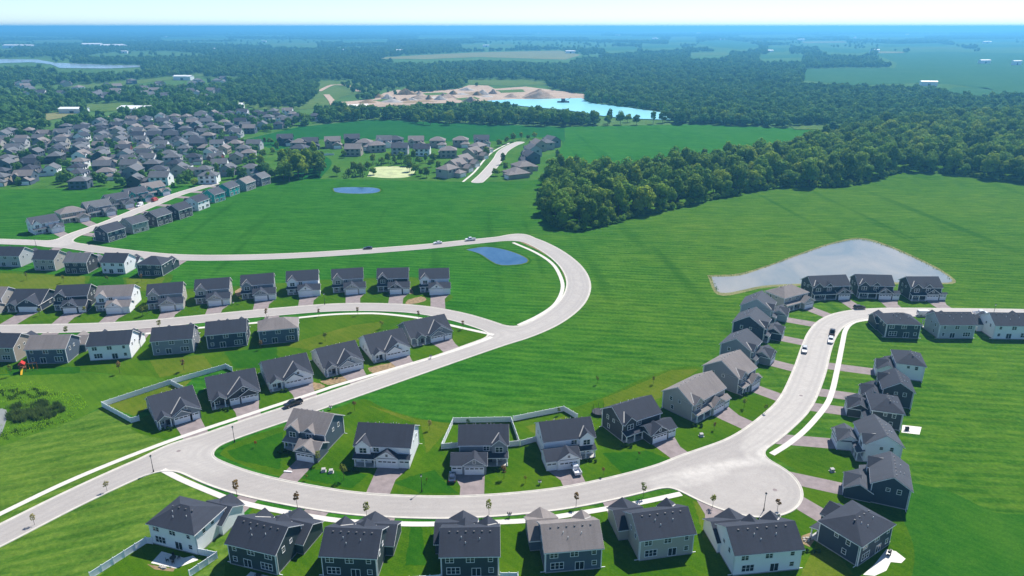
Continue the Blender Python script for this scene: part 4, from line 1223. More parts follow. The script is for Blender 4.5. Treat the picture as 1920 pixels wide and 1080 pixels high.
# the dense subdivision on the left
SUBDIV = [(-120, 353), (245, 352), (330, 352), (470, 336), (490, 325), (475, 300), (490, 280), (440, 268), (470, 252), (570, 232), (600, 226), (540, 214), (420, 214), (335, 222), (230, 230), (110, 246), (-120, 262)]
c0 = at(150, 352)
ang = R(7)
ux, uy = Vector((math.cos(ang), math.sin(ang))), Vector((-math.sin(ang), math.cos(ang)))
row = 0
bands = [0, 29, 56, 85, 112, 142, 170, 200, 229, 260, 290, 321, 352, 384, 416, 450]
nsub = 0
for bi, off in enumerate(bands):
    k = 0
    col_i = -26
    line = []
    while col_i < 40:
        sx = col_i * 18.0 + _far.uniform(-1.5, 1.5) + (bi % 3) * 6
        q = c0.xy + ux * sx + uy * (off + _far.uniform(-1.5, 1.5) + 9 * math.sin(sx * 0.018 + bi * 0.35))
        col_i += 1
        px, py = proj(q.x, q.y)
        if px < -45 or not inpoly(np.array([px]), np.array([py]), SUBDIV)[0]: continue
        if any((q.x - ox) ** 2 + (q.y - oy) ** 2 < 190 for ox, oy in OCC): continue
        if _far.random() < 0.08: continue
        line.append(q)
    if not line: continue
    row += 1
    for k, q in enumerate(line):
        OCC.append((q.x, q.y))
        wc, rc = _far.choice(WPICK), _far.choice(RPICK)
        if _far.random() < 0.02: wc = 'brick red'
        kd = _far.choice(['gable', 'gable', 'gable', 'hip', 'hip'])
        front = (180 if bi % 2 == 0 else 0) + _far.choice([0, 0, 0, 0, 90, -90])
        far_house(q.x, q.y, ang + R(front + _far.uniform(-8, 8)), kd, wc, rc,
                  f"{wc} house, {nth(k + 1)} from left in {nth(row)} row of the dense left subdivision", 'houses of the dense left subdivision', _far.uniform(0.95, 1.15), wins=True)
        nsub += 1
print('SUBDIVISION', nsub, 'rows', row, round(time.time() - T_START, 1))
# the far town among trees
OCC0 = len(OCC)
for i, px in enumerate(sorted(_far.uniform(5, 420) for _ in range(46))):
    py = _far.uniform(161, 196) - px * 0.02
    p = at(px, py)
    if any((p.x - ox) ** 2 + (p.y - oy) ** 2 < 600 for ox, oy in OCC): continue
    OCC.append((p.x, p.y))
    far_house(p.x, p.y, R(_far.uniform(0, 360)), _far.choice(['gable', 'hip', 'gable']), _far.choice(['white', 'pale grey', 'beige', 'tan', 'slate blue']), _far.choice(RPICK),
              f'small far house, {nth(len(OCC) - OCC0)} from the left among the trees of the hazy town', 'far houses among the trees of the left town', 1.35, wins=False)
# big pale buildings far away
FARB = [(1231, 119, 30, 8, 'white metal farm shed beside the woods near the quarry lake'), (1355, 115, 14, 9, 'white farmhouse among dark trees left of the big far field'), (1394, 116, 34, 8, 'long white shed beside the big far field'),
        (1740, 161, 30, 8, 'white metal barn between the trees at the lower edge of the far field'), (1845, 119, 34, 10, 'white farm building in the middle of the far right field'), (1905, 122, 26, 12, 'white farm building at the right edge of the far field'),
        (1575, 55, 60, 35, 'pale distant tower block on the horizon'), (24, 90, 90, 14, 'leftmost long pale building on the hazy left plain'), (52, 91, 80, 16, 'second pale building on the hazy left plain'), (174, 89, 100, 18, 'long pale building in the middle of the hazy left plain'),
        (215, 90, 120, 14, 'rightmost long pale building on the hazy left plain'), (1640, 97, 40, 9, 'white building at the top left corner of the big far field'), (425, 205, 46, 6, 'pale flat-roofed building beside the road above the left subdivision'), (270, 211, 60, 6, 'white flat-roofed building below the park meadow'),
        (345, 150, 40, 8, 'small white building by the river meadow'), (140, 212, 34, 6, 'reddish-roofed building left of the park meadow'), (1310, 64, 60, 20, 'small pale building on the right horizon plain'), (228, 60, 90, 26, 'pale speck of a building close to the left horizon')]
spk = random.Random(15)
for k in range(22):
    fx = 40 + k * 86 + spk.uniform(-30, 30)
    FARB.append((fx, spk.uniform(58, 108) if fx > 1000 else spk.uniform(58, 100), spk.uniform(24, 60), spk.uniform(7, 14), f'small pale farm building, {nth(k + 1)} from the left scattered over the far plain'))
for px, py, L, hh, lab in FARB:
    p = at(px, py)
    B = thing('farm_building' if 'farm' in lab or 'barn' in lab or 'shed' in lab else 'pale_building', lab, 'building', (p.x, p.y, 0), R(_far.uniform(-12, 12)))
    mb = MB(); wall_block(mb, -L / 2, L / 2, -L * 0.2, L * 0.2, hh, 0.25, 'gx'); link('wall', mb.mesh('wall', MW['white']), B)
    mr_ = MB()
    for q in planes(-L / 2, L / 2, -L * 0.2, L * 0.2, hh, 0.25, 0.6, 'gx'): mr_.slab([(x, y, z + 0.5) for x, y, z in q], 0, -0.4)
    link('roof', mr_.mesh('roof', M['trim']), B)
    link('door', MB().box(-L * 0.08, L * 0.08, -L * 0.2 - 0.15, -L * 0.2 + 0.1, 0, hh * 0.6).mesh('door', M['black']), B)

# ------------------------------------------------------------------ trees
def crown_mesh(name, seed, hgt, rad, base, n, leaf, mat, lobes=9, top=1.0, dens_bottom=0.35):
    """leaf-clump faces spread over a lumpy crown"""
    r = np.random.default_rng(seed)
    cz = base + (hgt - base) * 0.52
    ch = (hgt - base) * 0.5
    C = []
    C.append((0, 0, cz, rad * 0.72, ch * 0.86))
    for i in range(lobes):
        a = 2 * math.pi * (i / lobes) + r.uniform(-0.5, 0.5)
        zz = cz + ch * r.uniform(-0.55, 0.6)
        k = math.sqrt(max(0.1, 1 - ((zz - cz) / ch) ** 2))
        rr = rad * 0.62 * k * r.uniform(0.75, 1.1)
        s = rad * r.uniform(0.30, 0.48)
        C.append((rr * math.cos(a), rr * math.sin(a), zz, s, s * r.uniform(0.75, 1.0)))
    C = np.array(C)
    wts = C[:, 3] ** 2; wts /= wts.sum()
    k = r.choice(len(C), n, p=wts)
    d = r.normal(size=(n, 3)); d /= np.linalg.norm(d, axis=1)[:, None]
    d[:, 2] = np.where(d[:, 2] < -0.5, -d[:, 2] * dens_bottom, d[:, 2])
    rad_f = r.uniform(0.80, 1.06, n)
    P = C[k, :3] + d * np.stack([C[k, 3], C[k, 3], C[k, 4]], 1) * rad_f[:, None]
    nrm = d + r.normal(size=(n, 3)) * 0.33
    nrm /= np.linalg.norm(nrm, axis=1)[:, None]
    t = np.cross(nrm, r.normal(size=(n, 3))); t /= np.linalg.norm(t, axis=1)[:, None] + 1e-9
    b = np.cross(nrm, t)
    s = leaf * r.uniform(0.6, 1.25, n)[:, None]
    v0 = P - t * s * 0.6 - b * s * 0.4; v1 = P + t * s * 0.6 - b * s * 0.45; v2 = P + t * s * 0.35 + b * s * 0.6 - nrm * s * 0.2; v3 = P - t * s * 0.4 + b * s * 0.5 - nrm * s * 0.15
    V = np.stack([v0, v1, v2, v3], 1).reshape(-1, 3)
    me = bpy.data.meshes.new(name)
    me.from_pydata(V.tolist(), [], [(4 * i, 4 * i + 1, 4 * i + 2, 4 * i + 3) for i in range(n)])
    me.materials.append(mat)
    return me
def trunk_mesh(name, seed, hgt, r0, base, limbs=5):
    r = random.Random(seed)
    mb = MB()
    mid = (r.uniform(-.3, .3), r.uniform(-.3, .3), base + (hgt - base) * 0.25)
    mb.tube((0, 0, -0.2), mid, r0, r0 * 0.7, 7)
    mb.tube(mid, (mid[0] * 1.5, mid[1] * 1.5, hgt * 0.8), r0 * 0.7, r0 * 0.2, 6)
    for i in range(limbs):
        a = 2 * math.pi * i / limbs + r.uniform(-.4, .4)
        z = base + (hgt - base) * r.uniform(0.0, 0.35)
        L = hgt * r.uniform(0.18, 0.3)
        mb.tube((mid[0] * z / mid[2] if mid[2] else 0, 0, z), (math.cos(a) * L, math.sin(a) * L, z + L * 0.8), r0 * 0.4, r0 * 0.12, 5)
    return mb.mesh(name, M['bark'])
TREES = []
for i in range(8):
    rr = random.Random(100 + i)
    hgt, rad = rr.uniform(13, 18), rr.uniform(5.4, 7.4)
    if i in (2, 6): hgt, rad = rr.uniform(18, 21), rr.uniform(3.4, 4.0)
    TREES.append((crown_mesh('crown', 200 + i, hgt, rad, 1.6, 1500, 0.95, M['leaf'], lobes=11), trunk_mesh('trunk', 300 + i, hgt, 0.32, 3.2), hgt))
CONIF = []
def tree(x, y, k, scale, rz, label, group, cat='tree', name='broadleaf_tree'):
    cm, tm, h = TREES[k % len(TREES)]
    T = thing(name, label, cat, (x, y, 0), rz, group)
    T.scale = (scale * random.uniform(0.9, 1.1), scale * random.uniform(0.9, 1.1), scale * random.uniform(0.88, 1.12))
    link('trunk', tm, T); link('crown', cm, T)
    return T
def scatter_poly(P, spacing, seed, jit=0.45):
    Q = atn(P)
    r = np.random.default_rng(seed)
    x0, y0 = Q.min(0); x1, y1 = Q.max(0)
    xs = np.arange(x0, x1, spacing); ys = np.arange(y0, y1, spacing * 0.9)
    X, Y = np.meshgrid(xs, ys); X = X + (np.arange(len(ys))[:, None] % 2) * spacing / 2
    X = X + r.uniform(-jit, jit, X.shape) * spacing; Y = Y + r.uniform(-jit, jit, Y.shape) * spacing
    X, Y = X.ravel(), Y.ravel()
    m = inpoly(X, Y, [tuple(q) for q in Q])
    return np.stack([X[m], Y[m]], 1)
WOOD = [(1012, 372), (1022, 405), (1045, 428), (1080, 433), (1130, 424), (1185, 408), (1260, 392), (1330, 376), (1400, 360), (1480, 350), (1560, 352), (1610, 346), (1650, 333), (1690, 322), (1760, 324), (1830, 333), (1920, 343), (2120, 362), (2120, 250), (1920, 226),
        (1720, 236), (1610, 258), (1540, 274), (1490, 287), (1420, 301), (1330, 316), (1230, 328), (1195, 338), (1150, 340), (1085, 334), (1040, 338), (1015, 352)]
wood = scatter_poly(WOOD, 8.6, 3)
dist = np.hypot(wood[:, 0], wood[:, 1])
# how close each tree stands to the front edge of the wood
front = atn(WOOD[:18])
def edge_d(q):
    return min(float(segdist(a, b, 0, 0, q[0], q[1])) for a, b in zip(front[:-1], front[1:]))
ed = np.array([edge_d(q) for q in wood])
px_, py_ = proj(wood[:, 0], wood[:, 1])
vis = (px_ > -30) & (px_ < 1960)
rank = np.argsort(np.where(vis, dist + np.minimum(ed, 60) * 2.2, 1e6))
NIND = 150
ind = rank[:NIND]
rest = rank[NIND:]
edge_set = sorted([i for i in ind if ed[i] < 6.5], key=lambda i: px_[i])
edge_no = {i: k + 1 for k, i in enumerate(edge_set)}
ROWN = {}; INNER = {}
for rw in range(1, 40):
    for k, i in enumerate(sorted([i for i in ind if int(ed[i] // 6.5) == rw], key=lambda i: px_[i])): INNER[i] = k + 1
for n_, i in enumerate(ind):
    x, y = wood[i]
    s = random.choice([0.65, 0.8, 0.95, 1.0, 1.2]) * random.uniform(0.9, 1.1) * (0.88 if ed[i] < 5 else 1.0)
    if i in edge_no and edge_no[i] < 60:
        lab = f"broadleaf tree, {nth(edge_no[i])} from the left along the front edge of the big wood"
    else:
        rw = int(ed[i] // 6.5)
        ROWN[rw] = ROWN.get(rw, 0) + 1
        lab = f"broadleaf tree, {nth(INNER[i])} from left in {nth(rw)} line behind the big wood's front edge"
    tree(x, y, n_ * 5 + int(x) % 3, s, random.uniform(0, 6.28), lab, 'trees of the big wood')
# low growth along the wood's edge closes the view under the crowns
EXTRA = [  # polygon, spacing, words
    ([(524, 322), (530, 341), (560, 344), (596, 336), (606, 320), (600, 308), (560, 306)], 9.5, 'in the clump right of the left subdivision', 'trees of the round clump'),
    ([(775, 236), (830, 236), (990, 236), (1100, 238), (1180, 236), (1300, 232), (1440, 236), (1440, 231), (1300, 226), (1180, 229), (1100, 230), (990, 229), (830, 229), (775, 228)], 19.0, 'in the long tree line above the middle fields', 'trees of the long tree line'),
    ([(605, 228), (700, 221), (780, 226), (780, 220), (700, 214), (605, 221)], 19.0, 'in the tree line above the dark middle field', 'trees of the left tree line'),
]
for P, sp, lab, grp in EXTRA:
    for n_, (x, y) in enumerate(sorted(scatter_poly(P, sp, 21).tolist(), key=lambda q: q[0] / q[1])):
        tree(x, y, n_ * 3, random.uniform(0.75, 1.15), random.uniform(0, 6.28), f'dark tree, {nth(n_ + 1)} from the left {lab}', grp)
YARDT = [(728, 305), (740, 310), (752, 306), (764, 311), (776, 303), (786, 309), (798, 305), (808, 313), (690, 318), (700, 310), (716, 309), (768, 322), (779, 326), (789, 330), (812, 305), (664, 322), (676, 330), (655, 333), (632, 330),
         (936, 275), (950, 270), (962, 266), (977, 262), (990, 262), (1002, 260), (602, 298), (645, 296), (456, 276), (466, 274), (476, 273), (486, 273), (497, 272), (508, 271), (512, 289), (520, 284), (530, 300), (545, 300), (1045, 300), (1050, 311), (1038, 318), (913, 292), (943, 308), (948, 321), (930, 330),
         (493, 300), (475, 302), (490, 315), (436, 322), (408, 330), (425, 326), (393, 343), (365, 349), (415, 245), (495, 246), (507, 247), (540, 236), (560, 234), (800, 333), (822, 322), (700, 328)]
YC = {}
for n_, (px, py) in enumerate(sorted(YARDT)):
    p = at(px, py)
    side = 'left subdivision' if px < 560 else 'far middle group of houses'
    YC[side] = YC.get(side, 0) + 1
    tree(p.x, p.y, n_, random.uniform(0.38, 0.62), random.uniform(0, 6.28), f'round green yard tree, {nth(YC[side])} from the left among the {side}', f'yard trees of the {side}')
print('TREES', round(time.time() - T_START, 1), len(bpy.data.objects))

# instanced masses: the far forest, what is left of the wood
def gn_scatter(name, pts, rots, scl, idx, sources):
    coll = bpy.data.collections.new(name + '_forms')
    for o in sources: coll.objects.link(o)
    me = bpy.data.meshes.new(name)
    me.from_pydata([tuple(p) for p in pts], [], [])
    a = me.attributes.new('rot', 'FLOAT_VECTOR', 'POINT')
    rv = np.zeros((len(pts), 3)); rv[:, 2] = rots
    a.data.foreach_set('vector', rv.ravel())
    a = me.attributes.new('scl', 'FLOAT_VECTOR', 'POINT'); a.data.foreach_set('vector', np.asarray(scl, float).ravel())
    a = me.attributes.new('idx', 'INT', 'POINT'); a.data.foreach_set('value', np.asarray(idx, int))
    ob = link(name, me)
    g = bpy.data.node_groups.new(name + '_scatter', 'GeometryNodeTree')
    g.interface.new_socket('Geometry', in_out='INPUT', socket_type='NodeSocketGeometry')
    g.interface.new_socket('Geometry', in_out='OUTPUT', socket_type='NodeSocketGeometry')
    N = g.nodes; L = g.links
    gi, go = N.new('NodeGroupInput'), N.new('NodeGroupOutput')
    ip = N.new('GeometryNodeInstanceOnPoints'); ci = N.new('GeometryNodeCollectionInfo')
    ci.inputs['Collection'].default_value = coll
    ci.inputs['Separate Children'].default_value = True; ci.inputs['Reset Children'].default_value = True
    ip.inputs['Pick Instance'].default_value = True
    def na(nm, ty):
        n = N.new('GeometryNodeInputNamedAttribute'); n.data_type = ty; n.inputs['Name'].default_value = nm
        return [o for o in n.outputs if o.enabled and o.name == 'Attribute'][0]
    L.new(gi.outputs[0], ip.inputs['Points']); L.new(ci.outputs[0], ip.inputs['Instance'])
    L.new(na('idx', 'INT'), ip.inputs['Instance Index'])
    L.new(na('rot', 'FLOAT_VECTOR'), ip.inputs['Rotation'])
    L.new(na('scl', 'FLOAT_VECTOR'), ip.inputs['Scale'])
    L.new(ip.outputs[0], go.inputs[0])
    md = ob.modifiers.new('scatter', 'NODES'); md.node_group = g
    return stuff(ob)
FARSRC = []
for i in range(6):
    rr = random.Random(500 + i)
    hgt, rad = rr.uniform(13, 17), rr.uniform(5.0, 7.0)
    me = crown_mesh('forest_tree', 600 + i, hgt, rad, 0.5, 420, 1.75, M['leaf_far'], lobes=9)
    FARSRC.append(bpy.data.objects.new('forest_tree', me))
WOODSRC = []
for i in range(6):
    cm, tm, h = TREES[i]
    WOODSRC.append(bpy.data.objects.new('wood_tree', cm))
p_rest = wood[rest]
sc_ = rng.uniform(0.65, 1.25, len(p_rest))
tag_w = gn_scatter('woodland', np.c_[p_rest, np.zeros(len(p_rest))], rng.uniform(0, 6.28, len(p_rest)), np.c_[sc_, sc_, sc_ * rng.uniform(0.85, 1.15, len(p_rest))], rng.integers(0, 6, len(p_rest)), WOODSRC)
tag_w['label'] = 'dense mass of broadleaf trees deep in the wood right of the centre'
# under-storey along the edge of the wood
us = []
for a, b in zip(front[:-1], front[1:]):
    L_ = np.linalg.norm(b - a)
    for t in np.arange(0, 1, 2.4 / L_):
        us.append(a + (b - a) * t + rng.uniform(-1.5, 1.5, 2))
us = np.array(us)
s_us = rng.uniform(0.16, 0.34, len(us))
u_ob = gn_scatter('undergrowth', np.c_[us, np.full(len(us), -0.3)], rng.uniform(0, 6.28, len(us)), np.c_[s_us * 1.2, s_us * 1.2, s_us], rng.integers(0, 6, len(us)), [bpy.data.objects.new('wood_shrub', TREES[i][0]) for i in range(6)])
u_ob['label'] = 'low bushes along the front edge of the wood'

def forest_points():
    out = []; scl = []
    block = [(QUARRY, 1), (LAKE, 1), (RIVER, 1)] + [(P, 1) for _, P in FAR_FIELDS] + [(NEAR_FIELD, 1), (SUBDIV, 1), (WOOD, 1), ([(600, 340), (620, 300), (530, 268), (600, 258), (720, 262), (900, 262), (985, 252), (1060, 262), (1045, 290), (1010, 337)], 1)]
    for r0, r1, sp, s0, s1 in ((560, 1500, 9.5, 0.65, 1.05), (1500, 3000, 15, 0.8, 1.15), (3000, 6000, 27, 0.95, 1.35), (6000, 12000, 52, 1.2, 2.0), (12000, 30000, 125, 1.9, 3.4)):
        xs = np.arange(-r1 * 0.80, r1 * 0.80, sp); ys = np.arange(r0 * 0.7, r1, sp)
        X, Y = np.meshgrid(xs, ys)
        X = (X + rng.uniform(-.5, .5, X.shape) * sp).ravel(); Y = (Y + rng.uniform(-.5, .5, Y.shape) * sp).ravel()
        d = np.hypot(X, Y)
        m = (d >= r0) & (d < r1) & (np.abs(X) < 0.80 * Y + 40)
        X, Y, d = X[m], Y[m], d[m]
        px, py = proj(X, Y)
        keep = np.ones(len(X), bool)
        for P, _ in block: keep &= ~inpoly(px, py, P)
        # crowns must not stand in front of the far fields and water: clear a strip as tall as a crown on their near side
        for zt in (5, 10, 15, 21):
            if zt > 12 and r1 < 1600: continue
            qx, qy = proj(X, Y, float(zt))
            for P, _ in block[:3 + len(FAR_FIELDS)]: keep &= ~inpoly(qx, qy, P)
        # natural clearings
        cl = np.sin(X * 0.0031 + 1.3) * np.cos(Y * 0.0023 + 0.4 * np.sin(X * 0.0017)) + 0.6 * np.sin(X * 0.0071 - Y * 0.0043)
        far_k = np.clip((d - 2500) / 6000, 0, 1)
        c2_ = np.sin(X * 0.0023 * (1 + 0.5 * np.sin(Y * 0.0004)) + 0.7) + np.sin(Y * 0.0015 + 1.1 * np.sin(X * 0.0009)) + 0.7 * np.sin((X + Y) * 0.0046)
        keep &= ~((c2_ > 0.55) & (d > 2600) & (rng.random(len(X)) < 0.96))
        keep &= ~((cl > 0.95 - 0.3 * far_k) & (d > 1500) & (rng.random(len(X)) < 0.93))
        town = (px < 440) & (py > 158) & (py < 205)
        keep &= ~(town & (rng.random(len(X)) < 0.45))
        keep &= ~((py > 205) & (px < 620) & (rng.random(len(X)) < 0.25))
        X, Y = X[keep], Y[keep]
        s = rng.uniform(s0, s1, len(X))
        out.append(np.c_[X, Y, np.zeros(len(X))]); flat = np.where(r0 >= 6000, 0.62, 1.0)
        scl.append(np.c_[s, s, s * rng.uniform(0.7, 1.15, len(X)) * flat])
    return np.concatenate(out), np.concatenate(scl)
FP, FS = forest_points()
# keep clear of houses
if len(OCC):
    O = np.array(OCC)
    near = np.flatnonzero(FP[:, 1] < 1900)
    bad = np.zeros(len(FP), bool)
    for ox, oy in O:
        bad[near] |= (np.hypot(FP[near, 0] - ox, FP[near, 1] - oy) < 9.5) | ((np.abs(FP[near, 0] - ox * (FP[near, 1] / oy)) < 7) & (FP[near, 1] < oy) & (FP[near, 1] > oy - 38))
    FP, FS = FP[~bad], FS[~bad]
hm_ = np.concatenate([scatter_poly([(440, 190), (500, 168), (600, 152), (600, 165), (590, 185), (560, 205), (480, 204)], 11, 71), scatter_poly([(640, 160), (690, 150), (780, 156), (730, 168), (690, 178), (660, 175)], 15, 72), scatter_poly(QUARRY[2:9], 34, 73), scatter_poly([(700, 172), (760, 166), (880, 158), (800, 154), (720, 160)], 20, 74)])
hm_ = hm_[rng.random(len(hm_)) < 0.8]
hs_ = rng.uniform(0.45, 0.85, len(hm_))
FP = np.concatenate([FP, np.c_[hm_, np.zeros(len(hm_))]]); FS = np.concatenate([FS, np.c_[hs_, hs_, hs_]])
fo = gn_scatter('forest', FP, rng.uniform(0, 6.28, len(FP)), FS, rng.integers(0, 6, len(FP)), FARSRC)
fo['label'] = 'far-off woods covering the hazy plain up to the horizon'
# bushes and yard trees sprinkled through the dense subdivision
sp_ = scatter_poly(SUBDIV, 12.0, 31)
sp_ = np.array([q for q in sp_ if all((q[0] - ox) ** 2 + (q[1] - oy) ** 2 > 85 for ox, oy in OCC)])
sp_ = sp_[rng.random(len(sp_)) < 0.62]
s2 = rng.uniform(0.25, 0.68, len(sp_))
yg = gn_scatter('yard_greenery', np.c_[sp_, np.zeros(len(sp_))], rng.uniform(0, 6.28, len(sp_)), np.c_[s2, s2, s2], rng.integers(0, 6, len(sp_)), [bpy.data.objects.new('yard_bush', s.data) for s in FARSRC])
yg['label'] = 'small bushes and young trees scattered between the subdivision houses'
print('FOREST', len(FP), round(time.time() - T_START, 1))

# ------------------------------------------------------------------ quarry heaps
def mound(name, px, py, rad, hgt, seed, mat, label, sy=0.6):
    r = np.random.default_rng(seed)
    n, m = 28, 10
    ph = r.uniform(0, 6.28, 5)
    vs = [(0, 0, hgt)]; fs = []
    for j in range(1, m + 1):
        t = j / m
        for i in range(n):
            a = 2 * math.pi * i / n
            k = 1 + 0.16 * math.sin(2 * a + ph[0]) + 0.10 * math.sin(3 * a + ph[1]) + 0.06 * math.sin(7 * a + ph[2])
            z = hgt * (1 - t ** 1.15) + (hgt * 0.05 * math.sin(5 * a + 9 * t + ph[3]) if j < m else -0.3)
            vs.append((rad * t * k * math.cos(a), rad * sy * t * k * math.sin(a), z))
    for i in range(n): fs.append((0, 1 + i, 1 + (i + 1) % n))
    for j in range(m - 1):
        for i in range(n):
            a, b = 1 + j * n + i, 1 + j * n + (i + 1) % n
            fs.append((a, a + n, b + n, b))
    o = MB().add(vs, fs).obj(name, mat, None, True)
    o.location = at(px, py)
    return tag(o, label, 'sand pile', 'quarry heaps')
HEAPS = [(1012, 184, 34, 15, 'big pale sand heap beside the quarry lake'), (960, 183, 16, 7, 'small sand heap left of the big one by the lake'), (905, 178, 14, 9, 'grey gravel heap behind the left end of the lake'), (790, 186, 22, 9, 'brown earth heap in the middle of the quarry'),
         (760, 178, 16, 11, 'steep grey heap in the back of the quarry'), (735, 192, 20, 6, 'low sand heap in the left part of the quarry'), (840, 184, 18, 7, 'reddish heap between the middle and the lake'), (690, 193, 18, 5, 'brown heap on the left slope of the quarry'), (875, 170, 16, 6, 'low pale heap at the far edge of the quarry')]
hr = random.Random(77)
for k in range(16):
    hx_ = 700 + k * 15 + hr.uniform(-5, 5)
    HEAPS.append((hx_, hr.uniform(176, 192), hr.uniform(7, 15), hr.uniform(3, 9), f'small earth heap, {nth(k + 1)} from the left among the quarry workings'))
for i, (px, py, rad, h, lab) in enumerate(HEAPS):
    mound('sand_pile', px, py, rad, h, 40 + i, (M['sand'], M['soil'], M['stone'])[0 if i in (0, 1) else i % 3], lab)
sheet('stockpile_ground', [(640, 203), (642, 198), (690, 196), (693, 201)], 1.3, M['patio'])
for P, wd in (([(598, 172), (625, 160), (660, 163), (672, 172)], 9), ([(612, 178), (622, 190), (628, 203)], 10), ([(620, 203), (700, 201), (770, 198)], 14), ([(235, 218), (262, 207), (300, 200), (336, 194)], 13), ([(190, 222), (240, 216)], 16), ([(440, 206), (452, 198)], 10)):
    ribbon('dirt_track', P, wd, 1.0, M['sand'], 0.2)
o = thing('dredge', 'small dark dredge barge floating on the quarry lake', 'barge', at(1056, 193))
link('hull', MB().box(-9, 9, -4, 4, 0.8, 2.6).mesh('hull', M['black']), o)
link('cabin', MB().box(-3, 3, -2.5, 2.5, 2.6, 6.5).mesh('cabin', MW['slate blue']), o)
link('boom', MB().tube((3, 0, 3), (12, 0, 8), 0.4, 0.25, 6).mesh('boom', M['black']), o)

# ------------------------------------------------------------------ haze
hz = MB().box(-62000, 62000, -2500, 62000, -1.0, 128.0).obj('haze')
stuff(hz)
hz['label'] = 'thin blue summer haze over the plain'
hm = bpy.data.materials.new('haze_air'); hm.use_nodes = True
ht = hm.node_tree; ht.nodes.clear()
ho = ht.nodes.new('ShaderNodeOutputMaterial'); hv = ht.nodes.new('ShaderNodeVolumePrincipled')
hv.inputs['Color'].default_value = (0.17, 0.60, 1.0, 1)
hv.inputs['Density'].default_value = 0.00018
hv.inputs['Anisotropy'].default_value = 0.3
ht.links.new(hv.outputs[0], ho.inputs['Volume'])
hz.data.materials.append(hm)

# ------------------------------------------------------------------ fences
def fence(P, label, h=1.75, pix=True):
    Q = [at(*p).xy for p in P]
    F = thing('vinyl_fence', label, 'fence', (Q[0].x, Q[0].y, 0))
    o = Q[0]
    pm = cached('fpost', lambda: MB().box(-0.08, 0.08, -0.08, 0.08, 0, h + 0.12).add([(-0.11, -0.11, h + 0.12), (0.11, -0.11, h + 0.12), (0.11, 0.11, h + 0.12), (-0.11, 0.11, h + 0.12), (0, 0, h + 0.26)], [(3, 2, 1, 0), (0, 1, 4), (1, 2, 4), (2, 3, 4), (3, 0, 4)]).mesh('post', M['vinyl']))
    first = True
    for a, b in zip(Q[:-1], Q[1:]):
        L = (b - a).length
        n = max(1, round(L / 2.4))
        st = L / n
        def panel():
            mb = MB().box(0.09, st - 0.09, -0.045, 0.045, 0.06, 0.2).box(0.09, st - 0.09, -0.045, 0.045, h - 0.13, h)
            k = max(2, int(st / 0.3)); w_ = (st - 0.18) / k
            for i in range(k): mb.box(0.09 + i * w_ + 0.006, 0.09 + (i + 1) * w_ - 0.006, -0.022, 0.022, 0.2, h - 0.13)
            return mb.mesh('panel', M['vinyl'])
        key = ('fpanel', round(st, 3))
        me = cached(key, panel)
        d = (b - a).normalized(); rz = math.atan2(d.y, d.x)
        for i in range(n):
            p = a + d * st * i - o
            link('panel', me, F, (p.x, p.y, 0), rz)
            link('post', pm, F, (p.x, p.y, 0), rz)
    p = Q[-1] - o
    link('post', pm, F, (p.x, p.y, 0))
    return F
fence([(262, 789), (247, 793), (192, 763), (316, 722), (424, 691), (436, 697)], 'white vinyl fence round the backyards of the two leftmost villas')
fence([(322, 722), (344, 733)], 'short white vinyl fence between the two leftmost villas')
fence([(866, 839), (828, 842), (850, 793), (958, 791), (974, 836), (953, 838)], 'white vinyl fence round the backyard of the grey house by the bend')
fence([(962, 790), (1057, 771), (1083, 786)], 'white vinyl fence behind the white house right of the grey house')
fence([(976, 836), (1017, 825)], 'short white vinyl fence between the grey house and the white house by the bend')
fence([(170, 1086), (275, 1019), (286, 1020)], 'white vinyl fence left of the bottom-left white house')
fence([(372, 1040), (408, 1047), (356, 1082)], 'white vinyl fence right of the bottom-left white house')
fence([(768, 1094), (826, 1090)], 'white vinyl fence left of the fourth bottom-row house')
fence([(938, 1086), (971, 1086), (972, 1110)], 'white vinyl fence right of the fourth bottom-row house')
fence([(580, 292), (626, 291)], 'pale fence beside the far middle group of houses')

# ------------------------------------------------------------------ saplings and shrubs
SAP = {}
def sap(kind):
    if kind not in SAP:
        lst = []
        for i in range(3):
            mat = M[kind]
            slim = kind in ('leaf_brown',)
            hgt = 4.0; rad = 0.62 if slim else 0.85
            cm = crown_mesh('crown', 800 + i + len(kind), hgt, rad, 1.2, 130, 0.24, mat, lobes=7)
            mb = MB().tube((0, 0, -0.1), (0.03, 0.02, 2.0), 0.05, 0.035, 6).tube((0.03, 0.02, 2.0), (0, 0, 3.6), 0.035, 0.01, 5)
            for k in range(5):
                a = k * 1.3 + i
                mb.tube((0.02, 0.02, 1.3 + k * 0.35), (0.45 * math.cos(a), 0.45 * math.sin(a), 1.8 + k * 0.38), 0.018, 0.007, 4)
            lst.append((cm, mb.mesh('trunk', M['bark'])))
        SAP[kind] = lst
    return SAP[kind]
def sapling(px, py, kind, scale, label, group):
    cm, tm = random.choice(sap(kind))
    p = at(px, py)
    T = thing('sapling', label, 'sapling', (p.x, p.y, 0), random.uniform(0, 6.28), group)
    T.scale = (scale * random.uniform(0.9, 1.15), scale * random.uniform(0.9, 1.15), scale)
    link('trunk', tm, T); link('crown', cm, T)
STREET = [(65, 984, 'leaf_pale', 0.8), (201, 921, 'leaf_pale', 0.8), (445, 932, 'leaf_brown', 1.35), (558, 953, 'leaf_brown', 1.25), (688, 971, 'leaf_sap', 1.2), (917, 966, 'leaf_sap', 1.15), (1080, 950, 'leaf_brown', 1.1), (1206, 932, 'leaf_sap', 1.1), (1336, 951, 'leaf_sap', 1.0), (1457, 960, 'leaf_brown', 1.0)]
KW = {'leaf_pale': 'pale yellow', 'leaf_brown': 'brownish', 'leaf_sap': 'green', 'leaf_red': 'bright orange', 'shrub': 'dark green'}
